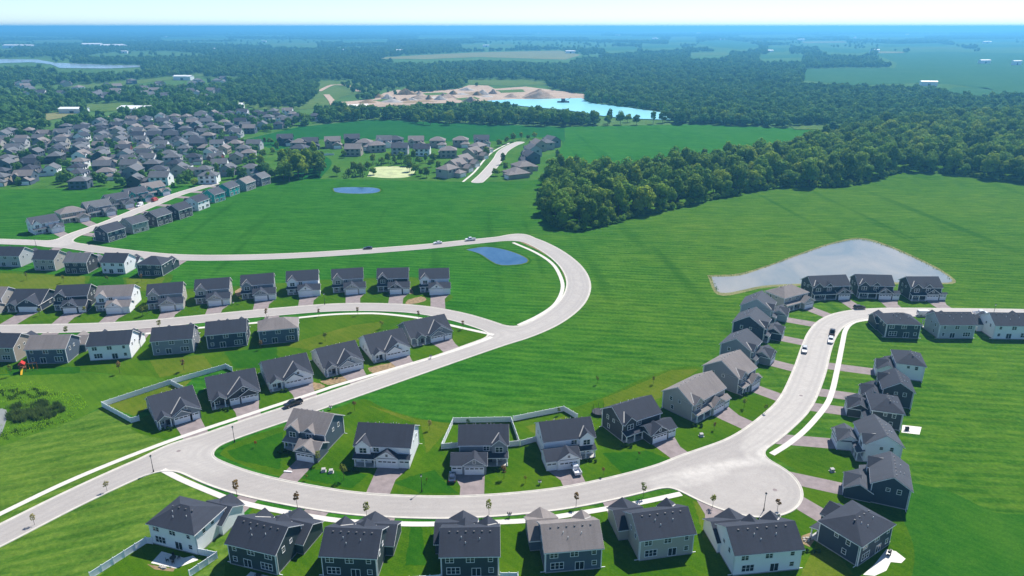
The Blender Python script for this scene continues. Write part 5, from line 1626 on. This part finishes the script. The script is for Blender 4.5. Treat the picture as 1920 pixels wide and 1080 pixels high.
for i, (x, y, k, s) in enumerate(STREET):
    sapling(x, y, k, s, f'{KW[k]} street sapling, {nth(i + 1)} from the left along the lower kerbs', 'street saplings')
LAWNT = [(597, 871, 'leaf_sap', 1.1), (645, 900, 'leaf_sap', 1.3), (665, 770, 'leaf_brown', 0.9), (806, 806, 'leaf_pale', 0.9), (878, 800, 'shrub', 0.7), (945, 897, 'leaf_brown', 1.1), (1048, 778, 'leaf_sap', 0.7), (1131, 892, 'leaf_brown', 0.7), (1339, 806, 'leaf_brown', 0.7), (1395, 765, 'leaf_sap', 0.9), (1435, 774, 'leaf_sap', 0.8), (1198, 858, 'leaf_brown', 0.5),
         (51, 525, 'leaf_sap', 1.0), (120, 530, 'leaf_sap', 1.0), (202, 530, 'leaf_sap', 0.9), (266, 528, 'leaf_brown', 1.0), (276, 590, 'leaf_sap', 1.2), (160, 590, 'leaf_sap', 1.0), (75, 592, 'leaf_sap', 0.9), (345, 660, 'shrub', 0.8), (225, 700, 'leaf_brown', 1.2), (345, 695, 'leaf_brown', 1.2), (490, 655, 'leaf_brown', 1.0), (126, 632, 'leaf_sap', 1.2),
         (300, 618, 'leaf_sap', 1.1), (500, 596, 'leaf_brown', 1.1), (598, 593, 'leaf_brown', 0.9), (671, 591, 'leaf_brown', 1.0), (785, 598, 'leaf_brown', 1.0), (827, 602, 'leaf_brown', 0.8), (868, 617, 'leaf_brown', 1.0), (268, 593, 'leaf_sap', 1.2), (452, 569, 'leaf_sap', 0.8), (22, 705, 'leaf_sap', 1.1), (716, 616, 'leaf_sap', 0.9), (610, 640, 'leaf_sap', 1.0),
         (1120, 720, 'leaf_sap', 0.8), (1225, 720, 'leaf_sap', 0.8), (985, 905, 'leaf_sap', 0.6), (800, 905, 'leaf_sap', 0.4), (575, 900, 'leaf_sap', 0.5)]
sl = sorted(LAWNT, key=lambda q: q[0])
for side, lo, hi in (('left', -100, 700), ('inner', 700, 2000)):
    ss = [q for q in sl if lo <= q[0] < hi]
    for i, (x, y, k, s) in enumerate(ss):
        where = 'on the lawns of the left half' if side == 'left' else 'on the lawns inside the lower street'
        sapling(x, y, k, s, f'thin {KW[k]} sapling, {nth(i + 1)} from the left {where}', 'lawn saplings')
sapling(480, 838, 'leaf_red', 0.55, 'small bright orange shrub-like tree on the corner lawn by the junction', 'lawn saplings')
# foundation shrubs beside the porches of the near houses
def shrub_mesh(i): return crown_mesh('garden_shrub', 900 + i, 0.95, 0.55, 0.0, 90, 0.26, M['shrub'], lobes=5)
SHR = [shrub_mesh(i) for i in range(3)]
SHRUBS = [((538, 850), 'first house by the bend', 3), ((668, 884), 'porch of the white house by the bend', 3), ((940, 884), 'porch of the grey house by the bend', 3), ((1112, 866), 'porch of the fenced white house', 3), ((1178, 838), 'front of the black house by the bend', 3), ((1310, 800), 'front of the beige house by the bend', 3), ((1400, 742), 'grey house above the beige one', 2),
          ((318, 806), 'porch of the leftmost villa', 3), ((424, 770), 'porch of the second villa', 3), ((536, 735), 'porch of the third villa', 2), ((632, 710), 'porch of the fourth villa', 2), ((1524, 1036), 'corner house at bottom right', 4)]
for (px, py), wh, n in SHRUBS:
    p = at(px, py)
    for k in range(n):
        o = link('garden_shrub', SHR[k % 3], None, (p.x + (k - n / 2) * 1.2, p.y + 0.25 * math.sin(k * 2.1), 0), k * 1.7)
        o.scale = (random.uniform(0.8, 1.3),) * 3
        tag(o, f'{nth(k + 1)} small shrub from the left at the {wh}', 'shrub', 'garden shrubs')

# ------------------------------------------------------------------ street furniture
def lamp(px, py, label, h=5.0):
    p = at(px, py)
    T = thing('street_lamp', label, 'street lamp', (p.x, p.y, 0.02), 0, 'street lamps')
    link('base', MB().tube((0, 0, 0), (0, 0, 0.7), 0.2, 0.13, 8).mesh('base', M['black']), T)
    link('post', MB().tube((0, 0, 0.7), (0, 0, h - 0.6), 0.09, 0.06, 8).mesh('post', M['black']), T)
    la = link('lantern', MB().tube((0, 0, h - 0.6), (0, 0, h - 0.1), 0.14, 0.24, 8).tube((0, 0, h - 0.1), (0, 0, h + 0.2), 0.3, 0.04, 8).mesh('lantern', M['black']), T)
    link('lens', MB().tube((0, 0, h - 0.56), (0, 0, h - 0.14), 0.15, 0.245, 8).mesh('lens', M['lamp']), la)
lamp(791, 922, 'black street lamp on the lawn between the white and grey houses')
lamp(1432, 957, 'black street lamp at the edge of the turning circle')
lamp(440, 829, 'black street lamp on the grass corner at the lower left junction')
lamp(288, 885, 'black street lamp at the bottom kerb of the lower left junction')
lamp(609, 571, 'black street lamp beside the middle-left street')
lamp(68, 462, 'black street lamp at the upper-left junction', 4)
lamp(1862, 592, 'black street lamp at the far right end of the curved street', 5)
def mailbox(px, py, label, n=2):
    p = at(px, py)
    T = thing('mailbox', label, 'mailbox', (p.x, p.y, 0.02), 0, 'kerbside mailboxes')
    link('post', MB().box(-0.07, 0.07, -0.07, 0.07, 0, 1.1).mesh('post', M['black']), T)
    link('arm', MB().box(-0.55, 0.55, -0.08, 0.08, 0.98, 1.1).mesh('arm', M['black']), T)
    pr = [(-0.12 + 0.0, 0), (0.12, 0), (0.12, 0.14), (0.07, 0.24), (-0.07, 0.24), (-0.12, 0.14)]
    bx = cached('mbx', lambda: MB().prism([(x, 0.28, z + 1.1) for x, z in pr], [(x, -0.28, z + 1.1) for x, z in pr]).mesh('box', M['black']))
    for k in range(n): link('box', bx, T, ((k - (n - 1) / 2) * 0.42, 0, 0))
    link('newspaper_tray', MB().box(-0.4, 0.4, -0.2, 0.2, 0.62, 0.82).mesh('newspaper_tray', M['trim']), T)
for x, y, lab in [(955, 970, 'black twin mailbox on the boulevard in front of the bottom row'), (808, 672, 'black mailbox on the boulevard below the last villa'), (1012, 908, 'black mailbox by the upper kerb of the lower street'), (620, 768, 'black mailbox by the kerb beyond the black pickup'), (437, 571, 'black mailbox beside the middle-left street')]:
    mailbox(x, y, lab, 3 if x == 955 else 2)
def utility_box(px, py, label):
    p = at(px, py)
    T = thing('utility_box', label, 'utility box', (p.x, p.y, 0.02), 0.2, 'utility boxes')
    link('pad', MB().box(-0.7, 0.7, -0.6, 0.6, 0, 0.1).mesh('pad', M['concrete']), T)
    link('cabinet', MB().prism([(x, -0.42, z) for x, z in ((-0.5, 0.1), (0.5, 0.1), (0.5, 0.85), (-0.5, 0.85))], [(x, 0.42, z) for x, z in ((-0.5, 0.1), (0.5, 0.1), (0.5, 0.95), (-0.5, 0.95))]).mesh('cabinet', M['leaf_pale'] if False else M['concrete']), T)
utility_box(607, 884, 'left pale utility box on the lawn beside the first driveway')
utility_box(621, 886, 'right pale utility box on the lawn beside the first driveway')
utility_box(1315, 818, 'pale utility box on the lawn between the black and beige houses')
utility_box(1560, 884, 'pale utility box on the grass right of the turning circle')
utility_box(1457, 968, 'pale utility box beside the street lamp at the turning circle')
o = tag(MB().box(-1.1, 1.1, -0.2, 0.2, 0.05, 0.28).obj('board', M['trim']), 'long white board lying across the first driveway by the bend', 'board'); o.location = at(540, 885); o.rotation_euler.z = -0.12
mh = cached('manhole', lambda: MB().tube((0, 0, 0.05), (0, 0, 0.064), 0.55, 0.55, 14).mesh('manhole_cover', M['driveway']))
for x, y, lab in [(1453, 919, 'round manhole cover in the turning circle'), (335, 846, 'round manhole cover at the lower left junction'), (1502, 742, 'round manhole cover on the curved street')]:
    tag(link('manhole_cover', mh, None, at(x, y)), lab, 'manhole')

# ------------------------------------------------------------------ cars
def loft(secs):
    """closed body from rings of equal length"""
    mb = MB(); n = len(secs[0])
    vs = [p for s in secs for p in s]
    fs = [tuple(range(n - 1, -1, -1)), tuple(range((len(secs) - 1) * n, len(secs) * n))]
    for k in range(len(secs) - 1):
        for i in range(n):
            a = k * n + i; b = k * n + (i + 1) % n
            fs.append((a, b, b + n, a + n))
    return mb.add(vs, fs)
def ring(x, w, z0, z1, c=0.1, tumble=0.0):
    """cross-section at x, half width w, chamfered, narrower at the top"""
    t = w - tumble
    return [(x, -w + c * 0.6, z0), (x, w - c * 0.6, z0), (x, w, z0 + c), (x, w - tumble * 0.15, (z0 + z1) / 2), (x, t, z1 - c), (x, t - c, z1), (x, -t + c, z1), (x, -t, z1 - c), (x, -w + tumble * 0.15, (z0 + z1) / 2), (x, -w, z0 + c)]
def car(px, py, tx, ty, kind, col, label, rgb):
    p, q = at(px, py), at(tx, ty)
    d = (q - p).normalized()
    T = thing({'sedan': 'parked_car', 'suv': 'parked_car', 'pickup': 'pickup_truck', 'van': 'cargo_van'}[kind], label, {'pickup': 'pickup', 'van': 'van'}.get(kind, 'car'), (p.x, p.y, 0.052), math.atan2(d.y, d.x), 'parked vehicles')
    pt = paint(col, rgb)
    def body():
        if kind == 'sedan':
            L = 2.35
            b = loft([ring(-L, 0.72, 0.42, 0.86), ring(-L + 0.15, 0.84, 0.28, 0.96), ring(-1.3, 0.90, 0.22, 1.0), ring(0.9, 0.91, 0.22, 0.98), ring(1.7, 0.88, 0.24, 0.88), ring(L - 0.12, 0.80, 0.3, 0.76), ring(L, 0.68, 0.4, 0.66)])
            b2 = loft([ring(-1.75, 0.74, 0.92, 0.99, 0.03), ring(-0.95, 0.76, 0.92, 1.40, 0.09, 0.14), ring(0.15, 0.76, 0.92, 1.42, 0.09, 0.14), ring(1.05, 0.78, 0.9, 0.98, 0.03)])
        elif kind == 'suv':
            L = 2.4
            b = loft([ring(-L, 0.85, 0.45, 1.15), ring(-L + 0.12, 0.93, 0.3, 1.2), ring(1.0, 0.95, 0.28, 1.16), ring(1.9, 0.92, 0.3, 1.05), ring(L, 0.78, 0.42, 0.92)])
            b2 = loft([ring(-2.25, 0.82, 1.1, 1.2, 0.03), ring(-1.95, 0.82, 1.1, 1.72, 0.1, 0.13), ring(0.15, 0.82, 1.1, 1.76, 0.1, 0.13), ring(1.1, 0.84, 1.05, 1.17, 0.03)])
        elif kind == 'van':
            L = 2.9
            b = loft([ring(-L, 0.96, 0.45, 2.3, 0.12), ring(-L + 0.1, 1.0, 0.3, 2.4, 0.12, 0.08), ring(1.2, 1.0, 0.3, 2.4, 0.12, 0.08), ring(2.0, 0.98, 0.3, 1.4, 0.12, 0.1), ring(L - 0.1, 0.9, 0.35, 1.15, 0.1), ring(L, 0.8, 0.45, 0.95)])
            b2 = None
        else:
            L = 2.9
            b = loft([ring(0.15, 0.97, 0.42, 1.22), ring(1.6, 0.97, 0.40, 1.2), ring(2.6, 0.95, 0.42, 1.12), ring(L, 0.86, 0.5, 1.0)])
            b2 = loft([ring(-0.75, 0.86, 0.5, 1.75, 0.05, 0.1), ring(-0.55, 0.88, 0.5, 1.9, 0.1, 0.14), ring(0.75, 0.88, 0.5, 1.9, 0.1, 0.14), ring(1.55, 0.88, 0.5, 1.22, 0.03)])
        if b2: b.add(b2.v, b2.f)
        return b
    link('body', body().mesh('body', pt), T)
    if kind == 'pickup':
        bed = MB().box(-2.9, -0.75, -0.95, 0.95, 0.45, 0.62).box(-2.9, -0.75, -0.97, -0.86, 0.62, 1.2).box(-2.9, -0.75, 0.86, 0.97, 0.62, 1.2).box(-2.9, -2.8, -0.86, 0.86, 0.62, 1.2)
        link('cargo_bed', bed.mesh('cargo_bed', pt), T)
    G = {'sedan': dict(ws=[(0.22, 1.36, 0.56), (1.0, 1.0, 0.66)], rw=[(-1.02, 1.34, 0.56), (-1.68, 1.01, 0.64)], sd=(-1.3, 0.75, 1.02, 1.33, 0.62, 0.75)),
         'suv': dict(ws=[(0.22, 1.70, 0.62), (1.04, 1.2, 0.74)], rw=[(-2.02, 1.66, 0.62), (-2.24, 1.22, 0.7)], sd=(-1.9, 0.65, 1.2, 1.62, 0.68, 0.8)),
         'pickup': dict(ws=[(0.80, 1.84, 0.64), (1.5, 1.28, 0.76)], rw=[(-0.60, 1.82, 0.6), (-0.765, 1.32, 0.7)], sd=(-0.45, 1.0, 1.24, 1.74, 0.73, 0.84)),
         'van': dict(ws=[(1.28, 2.3, 0.78), (1.98, 1.45, 0.86)], rw=[(-2.9, 2.1, 0.7), (-2.915, 1.5, 0.75)], sd=(0.2, 1.35, 1.45, 2.1, 0.93, 0.97))}[kind]
    for nm in ('ws', 'rw'):
        (xa, za, wa), (xb, zb, wb) = G[nm]
        sgn = 1 if nm == 'ws' else -1
        off = Vector(((za - zb) * sgn, 0, abs(xa - xb))).normalized() * 0.02
        A = [Vector(v) + off for v in ((xa, -wa, za), (xa, wa, za), (xb, wb, zb), (xb, -wb, zb))]
        link('windscreen' if nm == 'ws' else 'rear_window', MB().prism([v - off * 3 for v in A], A).mesh('glass', M['glass']), T)
    x0, x1, z0, z1, wt, wb = G['sd']
    for s in (-1, 1):
        A = [(x0, s * wb, z0), (x1, s * wb, z0), (x1 - 0.45, s * wt, z1), (x0 + 0.25, s * wt, z1)]
        link('side_window', MB().prism([(x, y + s * 0.035, z) for x, y, z in A], [(x, y - s * 0.03, z) for x, y, z in A]).mesh('side_window', M['glass']), T)
    big = kind in ('pickup', 'van', 'suv')
    r = 0.38 if big else 0.32
    ax = {'sedan': (-1.42, 1.42), 'suv': (-1.45, 1.5), 'pickup': (-1.9, 1.85), 'van': (-1.9, 1.9)}[kind]
    ww = {'sedan': 0.83, 'suv': 0.87, 'pickup': 0.9, 'van': 0.93}[kind]
    tm = cached(('tyre', r), lambda: MB().tube((0, -0.12, 0), (0, 0.12, 0), r, r, 14).mesh('tyre', M['rubber']))
    rm = cached(('rimm', r), lambda: MB().tube((0, -0.135, 0), (0, 0.135, 0), r * 0.6, r * 0.6, 10).mesh('rim', M['rim']))
    for x in ax:
        for s in (-1, 1):
            w_ = link('wheel', tm, T, (x, s * ww, r)); link('rim', rm, w_)
    fx = {'sedan': 2.3, 'suv': 2.34, 'pickup': 2.86, 'van': 2.86}[kind]
    hl = cached('hl', lambda: MB().box(-0.08, 0.06, -0.2, 0.2, -0.08, 0.08).mesh('headlight', M['lamp']))
    tl = cached('tl', lambda: MB().box(-0.05, 0.05, -0.1, 0.1, -0.14, 0.14).mesh('tail_light', M['tail']))
    hz_ = 0.66 if kind == 'sedan' else 0.85
    for s in (-1, 1):
        link('headlight', hl, T, (fx - 0.03, s * 0.6, hz_))
        link('tail_light', tl, T, (-fx + (0.0 if kind != 'pickup' else -0.02), s * 0.72, hz_ + 0.1))
car(550, 760, 530, 767, 'pickup', 'black', 'black pickup parked on the diagonal street by the third villa', (0.012, 0.013, 0.016))
car(848, 898, 849, 880, 'sedan', 'dark blue', 'dark blue car in the driveway of the grey house by the bend', (0.02, 0.035, 0.075))
car(1078, 882, 1070, 868, 'pickup', 'white', 'white pickup in the driveway of the fenced white house', (0.72, 0.73, 0.75))
car(1508, 659, 1505, 680, 'suv', 'silver', 'silver car parked at the left kerb of the curved street', (0.5, 0.51, 0.53))
car(1560, 626, 1562, 615, 'pickup', 'black', 'black pickup at the right kerb of the curved street', (0.012, 0.013, 0.016))
car(1557, 641, 1555, 655, 'suv', 'white', 'white car right behind the black pickup on the curved street', (0.72, 0.73, 0.75))
car(1611, 579, 1640, 578, 'suv', 'black', 'black car parked in front of the houses by the big pond', (0.012, 0.013, 0.016))
car(1733, 592, 1760, 592, 'van', 'white', 'white van parked on the upper right street behind the dark house', (0.72, 0.73, 0.75))
car(1838, 590, 1865, 590, 'pickup', 'white', 'white pickup parked at the right end of the upper right street', (0.72, 0.73, 0.75))
car(821, 457, 800, 459, 'sedan', 'white', 'white car on the upper road left of the bend', (0.72, 0.73, 0.75))
car(882, 451, 860, 453, 'pickup', 'white', 'white pickup on the upper road nearest the bend', (0.72, 0.73, 0.75))
car(690, 467, 670, 468, 'sedan', 'black', 'black car on the upper road above the garage row', (0.012, 0.013, 0.016))
car(291, 377, 305, 371, 'van', 'red', 'red work van parked on the short branch street', (0.4, 0.02, 0.015))
car(262, 387, 245, 394, 'van', 'white', 'white work van parked lower on the short branch street', (0.72, 0.73, 0.75))

# ------------------------------------------------------------------ backyard things
o = thing('trampoline', 'black round trampoline beside the black house by the bend', 'trampoline', at(1123, 776))
a = [i * math.pi / 4 for i in range(8)]
n_ = 20
rg = MB()
for i in range(n_):
    t0, t1 = 2 * math.pi * i / n_, 2 * math.pi * (i + 1) / n_
    rg.tube((2.1 * math.cos(t0), 2.1 * math.sin(t0), 0.8), (2.1 * math.cos(t1), 2.1 * math.sin(t1), 0.8), 0.09, 0.09, 5)
link('rim', rg.mesh('rim', M['black']), o)
link('mat', MB().tube((0, 0, 0.78), (0, 0, 0.81), 2.05, 2.05, 20).mesh('mat', M['black']), o)
pl = cached('tpole', lambda: MB().tube((0, 0, 0), (0, 0, 2.6), 0.05, 0.05, 6).mesh('pole', M['black']))
for t in a: link('pole', pl, o, (2.15 * math.cos(t), 2.15 * math.sin(t), 0))
o = thing('playset', 'wooden playset with red roof and yellow slide behind the left houses', 'playset', at(44, 696), 0.4)
tp = cached('playpost', lambda: MB().box(-0.08, 0.08, -0.08, 0.08, 0, 3.0).mesh('post', M['wood']))
for x in (-0.8, 0.8):
    for y in (-0.8, 0.8): link('post', tp, o, (x, y, 0))
link('deck', MB().box(-0.9, 0.9, -0.9, 0.9, 1.4, 1.52).mesh('deck', M['wood']), o)
link('roof', MB().prism([(-1.0, -1.1, 2.7), (1.0, -1.1, 2.7), (0, -1.1, 3.7)], [(-1.0, 1.1, 2.7), (1.0, 1.1, 2.7), (0, 1.1, 3.7)]).mesh('roof', M['red']), o)
link('slide', MB().prism([(-0.3, -0.9, 1.5), (0.3, -0.9, 1.5), (0.3, -0.9, 1.42), (-0.3, -0.9, 1.42)], [(-0.3, -3.4, 0.2), (0.3, -3.4, 0.2), (0.3, -3.4, 0.1), (-0.3, -3.4, 0.1)]).box(-0.36, -0.3, -0.95, -0.9, 1.4, 1.7).mesh('slide', M['yellow']), o)
link('swing_beam', MB().tube((0.8, 0, 2.5), (4.2, 0, 2.5), 0.08, 0.08, 6).tube((4.2, -0.9, 0), (4.2, 0, 2.5), 0.07, 0.07, 6).tube((4.2, 0.9, 0), (4.2, 0, 2.5), 0.07, 0.07, 6).mesh('swing_beam', M['wood']), o)
for x in (1.9, 3.0):
    link('swing', MB().tube((x, -0.2, 0.6), (x, -0.2, 2.5), 0.02, 0.02, 4).tube((x, 0.2, 0.6), (x, 0.2, 2.5), 0.02, 0.02, 4).box(x - 0.1, x + 0.1, -0.25, 0.25, 0.56, 0.62).mesh('swing', M['yellow']), o)
def patio(P, z=0.05):
    return sheet('patio', P, z, M['patio'])
patio([(303, 1034), (345, 1046), (362, 1042), (372, 1050), (330, 1066), (283, 1056)])
patio([(1692, 797), (1728, 801), (1724, 815), (1690, 811)])
patio([(1640, 1058), (1662, 1030), (1680, 1034), (1698, 1048), (1690, 1056), (1670, 1054), (1662, 1070), (1640, 1080), (1618, 1078)])
patio([(470, 1072), (510, 1082), (500, 1100), (450, 1092)])
def grill(px, py, label, rz=0.0):
    T = thing('grill', label, 'grill', at(px, py), rz)
    link('cart', MB().box(-0.5, 0.5, -0.3, 0.3, 0.05, 0.85).mesh('cart', M['black']), T)
    pr = [(-0.3, 0.85), (0.3, 0.85), (0.28, 1.1), (0.12, 1.25), (-0.12, 1.25), (-0.28, 1.1)]
    link('lid', MB().prism([(-0.5, y, z) for y, z in pr], [(0.5, y, z) for y, z in pr]).mesh('lid', M['black']), T)
    for s in (-1, 1): link('side_shelf', MB().box(s * 0.5 if s > 0 else -0.95, 0.95 if s > 0 else -0.5, -0.25, 0.25, 0.8, 0.86).mesh('side_shelf', M['rim']), T)
grill(1700, 807, 'black grill on the white patio of the right row')
grill(1667, 1040, 'black grill on the patio of the corner house at bottom right', 0.8)
grill(486, 1084, 'black grill behind the second house of the bottom row')
def table_set(px, py, lab):
    T = thing('patio_table', f'round patio table on the patio of the {lab}', 'table', at(px, py, 0.06))
    link('table_top', MB().tube((0, 0, 0.68), (0, 0, 0.74), 0.7, 0.7, 14).mesh('table_top', M['black']), T)
    link('leg', MB().tube((0, 0, 0), (0, 0, 0.68), 0.25, 0.06, 8).mesh('leg', M['black']), T)
    c = at(px, py, 0.06)
    for k in range(4):
        a_ = k * math.pi / 2 + 0.4
        C = thing('patio_chair', f'{["right", "far", "left", "near"][k]} chair at the patio table of the {lab}', 'chair', (c.x + 1.15 * math.cos(a_), c.y + 1.15 * math.sin(a_), 0.06), a_ + math.pi / 2, 'patio chairs')
        link('seat', MB().box(-0.25, 0.25, -0.25, 0.25, 0.42, 0.48).mesh('seat', M['black']), C)
        link('backrest', MB().box(-0.25, 0.25, -0.28, -0.22, 0.48, 0.95).mesh('backrest', M['black']), C)
        lg = cached('pcl', lambda: MB().box(-0.025, 0.025, -0.025, 0.025, 0, 0.42).mesh('leg', M['black']))
        for sx in (-0.21, 0.21):
            for sy in (-0.21, 0.21): link('leg', lg, C, (sx, sy, 0))
table_set(325, 1050, 'bottom-left white house')
st_r = random.Random(9)
def stone_bed(P, n, lab):
    sheet('stone_bed', P, 0.047, M['soil'])
    Q = atn(P)
    k = 0
    for i in range(n):
        w_ = np.array([st_r.random() for _ in Q]); w_ /= w_.sum()
        q = w_ @ Q
        s = st_r.uniform(0.2, 0.42)
        vs = []
        for j in range(8):
            t = j * math.pi / 4; vs.append((s * math.cos(t) * st_r.uniform(0.8, 1.2), s * 0.8 * math.sin(t) * st_r.uniform(0.8, 1.2), 0.0))
        mb = MB().prism([(x, y, -0.05) for x, y, z in vs], [(x * 0.75, y * 0.75, s * 0.8) for x, y, z in vs])
        o = mb.obj('stone', M['stone']); o.location = (q[0], q[1], 0.05)
        tag(o, f'{nth(i + 1)} pale landscaping stone at the {lab}', 'stone', f'stones at the {lab}')
stone_bed([(1503, 1005), (1522, 998), (1528, 1012), (1518, 1026), (1502, 1018)], 12, 'front of the corner house at bottom right')
stone_bed([(276, 1058), (320, 1066), (330, 1062), (325, 1072), (290, 1068)], 9, 'edge of the bottom-left patio')

# ------------------------------------------------------------------ reeds and rough grass
def blades(name, P, n, h0, h1, w, mat, seed, label, clump=1.0):
    r = np.random.default_rng(seed)
    Q = atn(P)
    x0, y0 = Q.min(0); x1, y1 = Q.max(0)
    X = r.uniform(x0, x1, n * 4); Y = r.uniform(y0, y1, n * 4)
    m = inpoly(X, Y, [tuple(q) for q in Q])
    f = np.sin(X * 0.9 + 2 * np.sin(Y * 0.5)) * np.cos(Y * 1.1 + np.sin(X * 0.7))
    m &= (f > -0.4 * clump + r.uniform(-0.5, 0.5, len(X)))
    X, Y = X[m][:n], Y[m][:n]
    k = len(X)
    h = r.uniform(h0, h1, k); a = r.uniform(0, 6.28, k); l = r.uniform(-0.35, 0.35, (k, 2)) * h[:, None]
    dx, dy = np.cos(a) * w, np.sin(a) * w
    V = np.stack([np.c_[X - dx, Y - dy, np.zeros(k)], np.c_[X + dx, Y + dy, np.zeros(k)], np.c_[X + l[:, 0] + dx * 0.5, Y + l[:, 1] + dy * 0.5, h * 0.95], np.c_[X + l[:, 0] - dx * 0.5, Y + l[:, 1] - dy * 0.5, h]], 1).reshape(-1, 3)
    me = bpy.data.meshes.new(name); me.from_pydata(V.tolist(), [], [(4 * i, 4 * i + 1, 4 * i + 2, 4 * i + 3) for i in range(k)])
    me.materials.append(mat)
    o = stuff(link(name, me)); o['label'] = label
    return o
blades('reeds', [(10, 764), (40, 757), (80, 752), (112, 758), (124, 770), (95, 786), (60, 791), (24, 795), (12, 786)], 3600, 0.7, 1.5, 0.06, M['reed'], 61, 'dark reeds in the wet basin at the left edge', -0.4)
blades('reeds', [(20, 776), (60, 770), (100, 768), (96, 784), (60, 792), (26, 792)], 1300, 1.2, 2.0, 0.07, M['reed'], 66, 'tallest dark reeds in the middle of the wet basin', 0.2)
blades('rough_growth', [(-20, 735), (60, 728), (110, 740), (60, 748), (0, 752)], 900, 0.4, 0.9, 0.08, M['shrub'], 67, 'rough growth above the reed basin', -0.3)
blades('rough_growth', [(0, 812), (60, 798), (120, 780), (150, 772), (120, 792), (50, 815), (0, 830)], 700, 0.3, 0.8, 0.08, M['shrub'], 68, 'rough growth below the reed basin', -0.3)
blades('tall_grass', [(-20, 722), (60, 716), (110, 735), (150, 740), (165, 760), (130, 790), (60, 808), (0, 825), (-40, 838), (-40, 800), (124, 775), (118, 752), (30, 750), (-20, 758)], 3500, 0.2, 0.55, 0.09, M['tall_grass'], 62, 'bright tall grass round the reed basin', 0.3)
blades('bank_grass', [(1328, 517), (1384, 514.5), (1440, 497.5), (1500, 475.5), (1560, 455.5), (1614, 446.5), (1664, 459.5), (1724, 486), (1768, 509), (1788, 528), (1783, 528), (1763, 511), (1720, 488.5), (1660, 462.5), (1612, 450), (1560, 459), (1500, 479), (1440, 501), (1385, 518), (1335, 520), (1350, 549), (1346, 551)], 3500, 0.3, 0.8, 0.12, M['reed'], 63, 'dark bank grass along the far shore of the big pond', 2.5)
blades('marsh_bushes', [(640, 334), (684, 334), (690, 318), (700, 309), (780, 310), (780, 306), (700, 306), (650, 318)], 500, 0.6, 2.0, 0.3, M['shrub'], 64, 'rough bushes round the algae pond', 1.0)
print('DONE', round(time.time() - T_START, 1), len(bpy.data.objects))
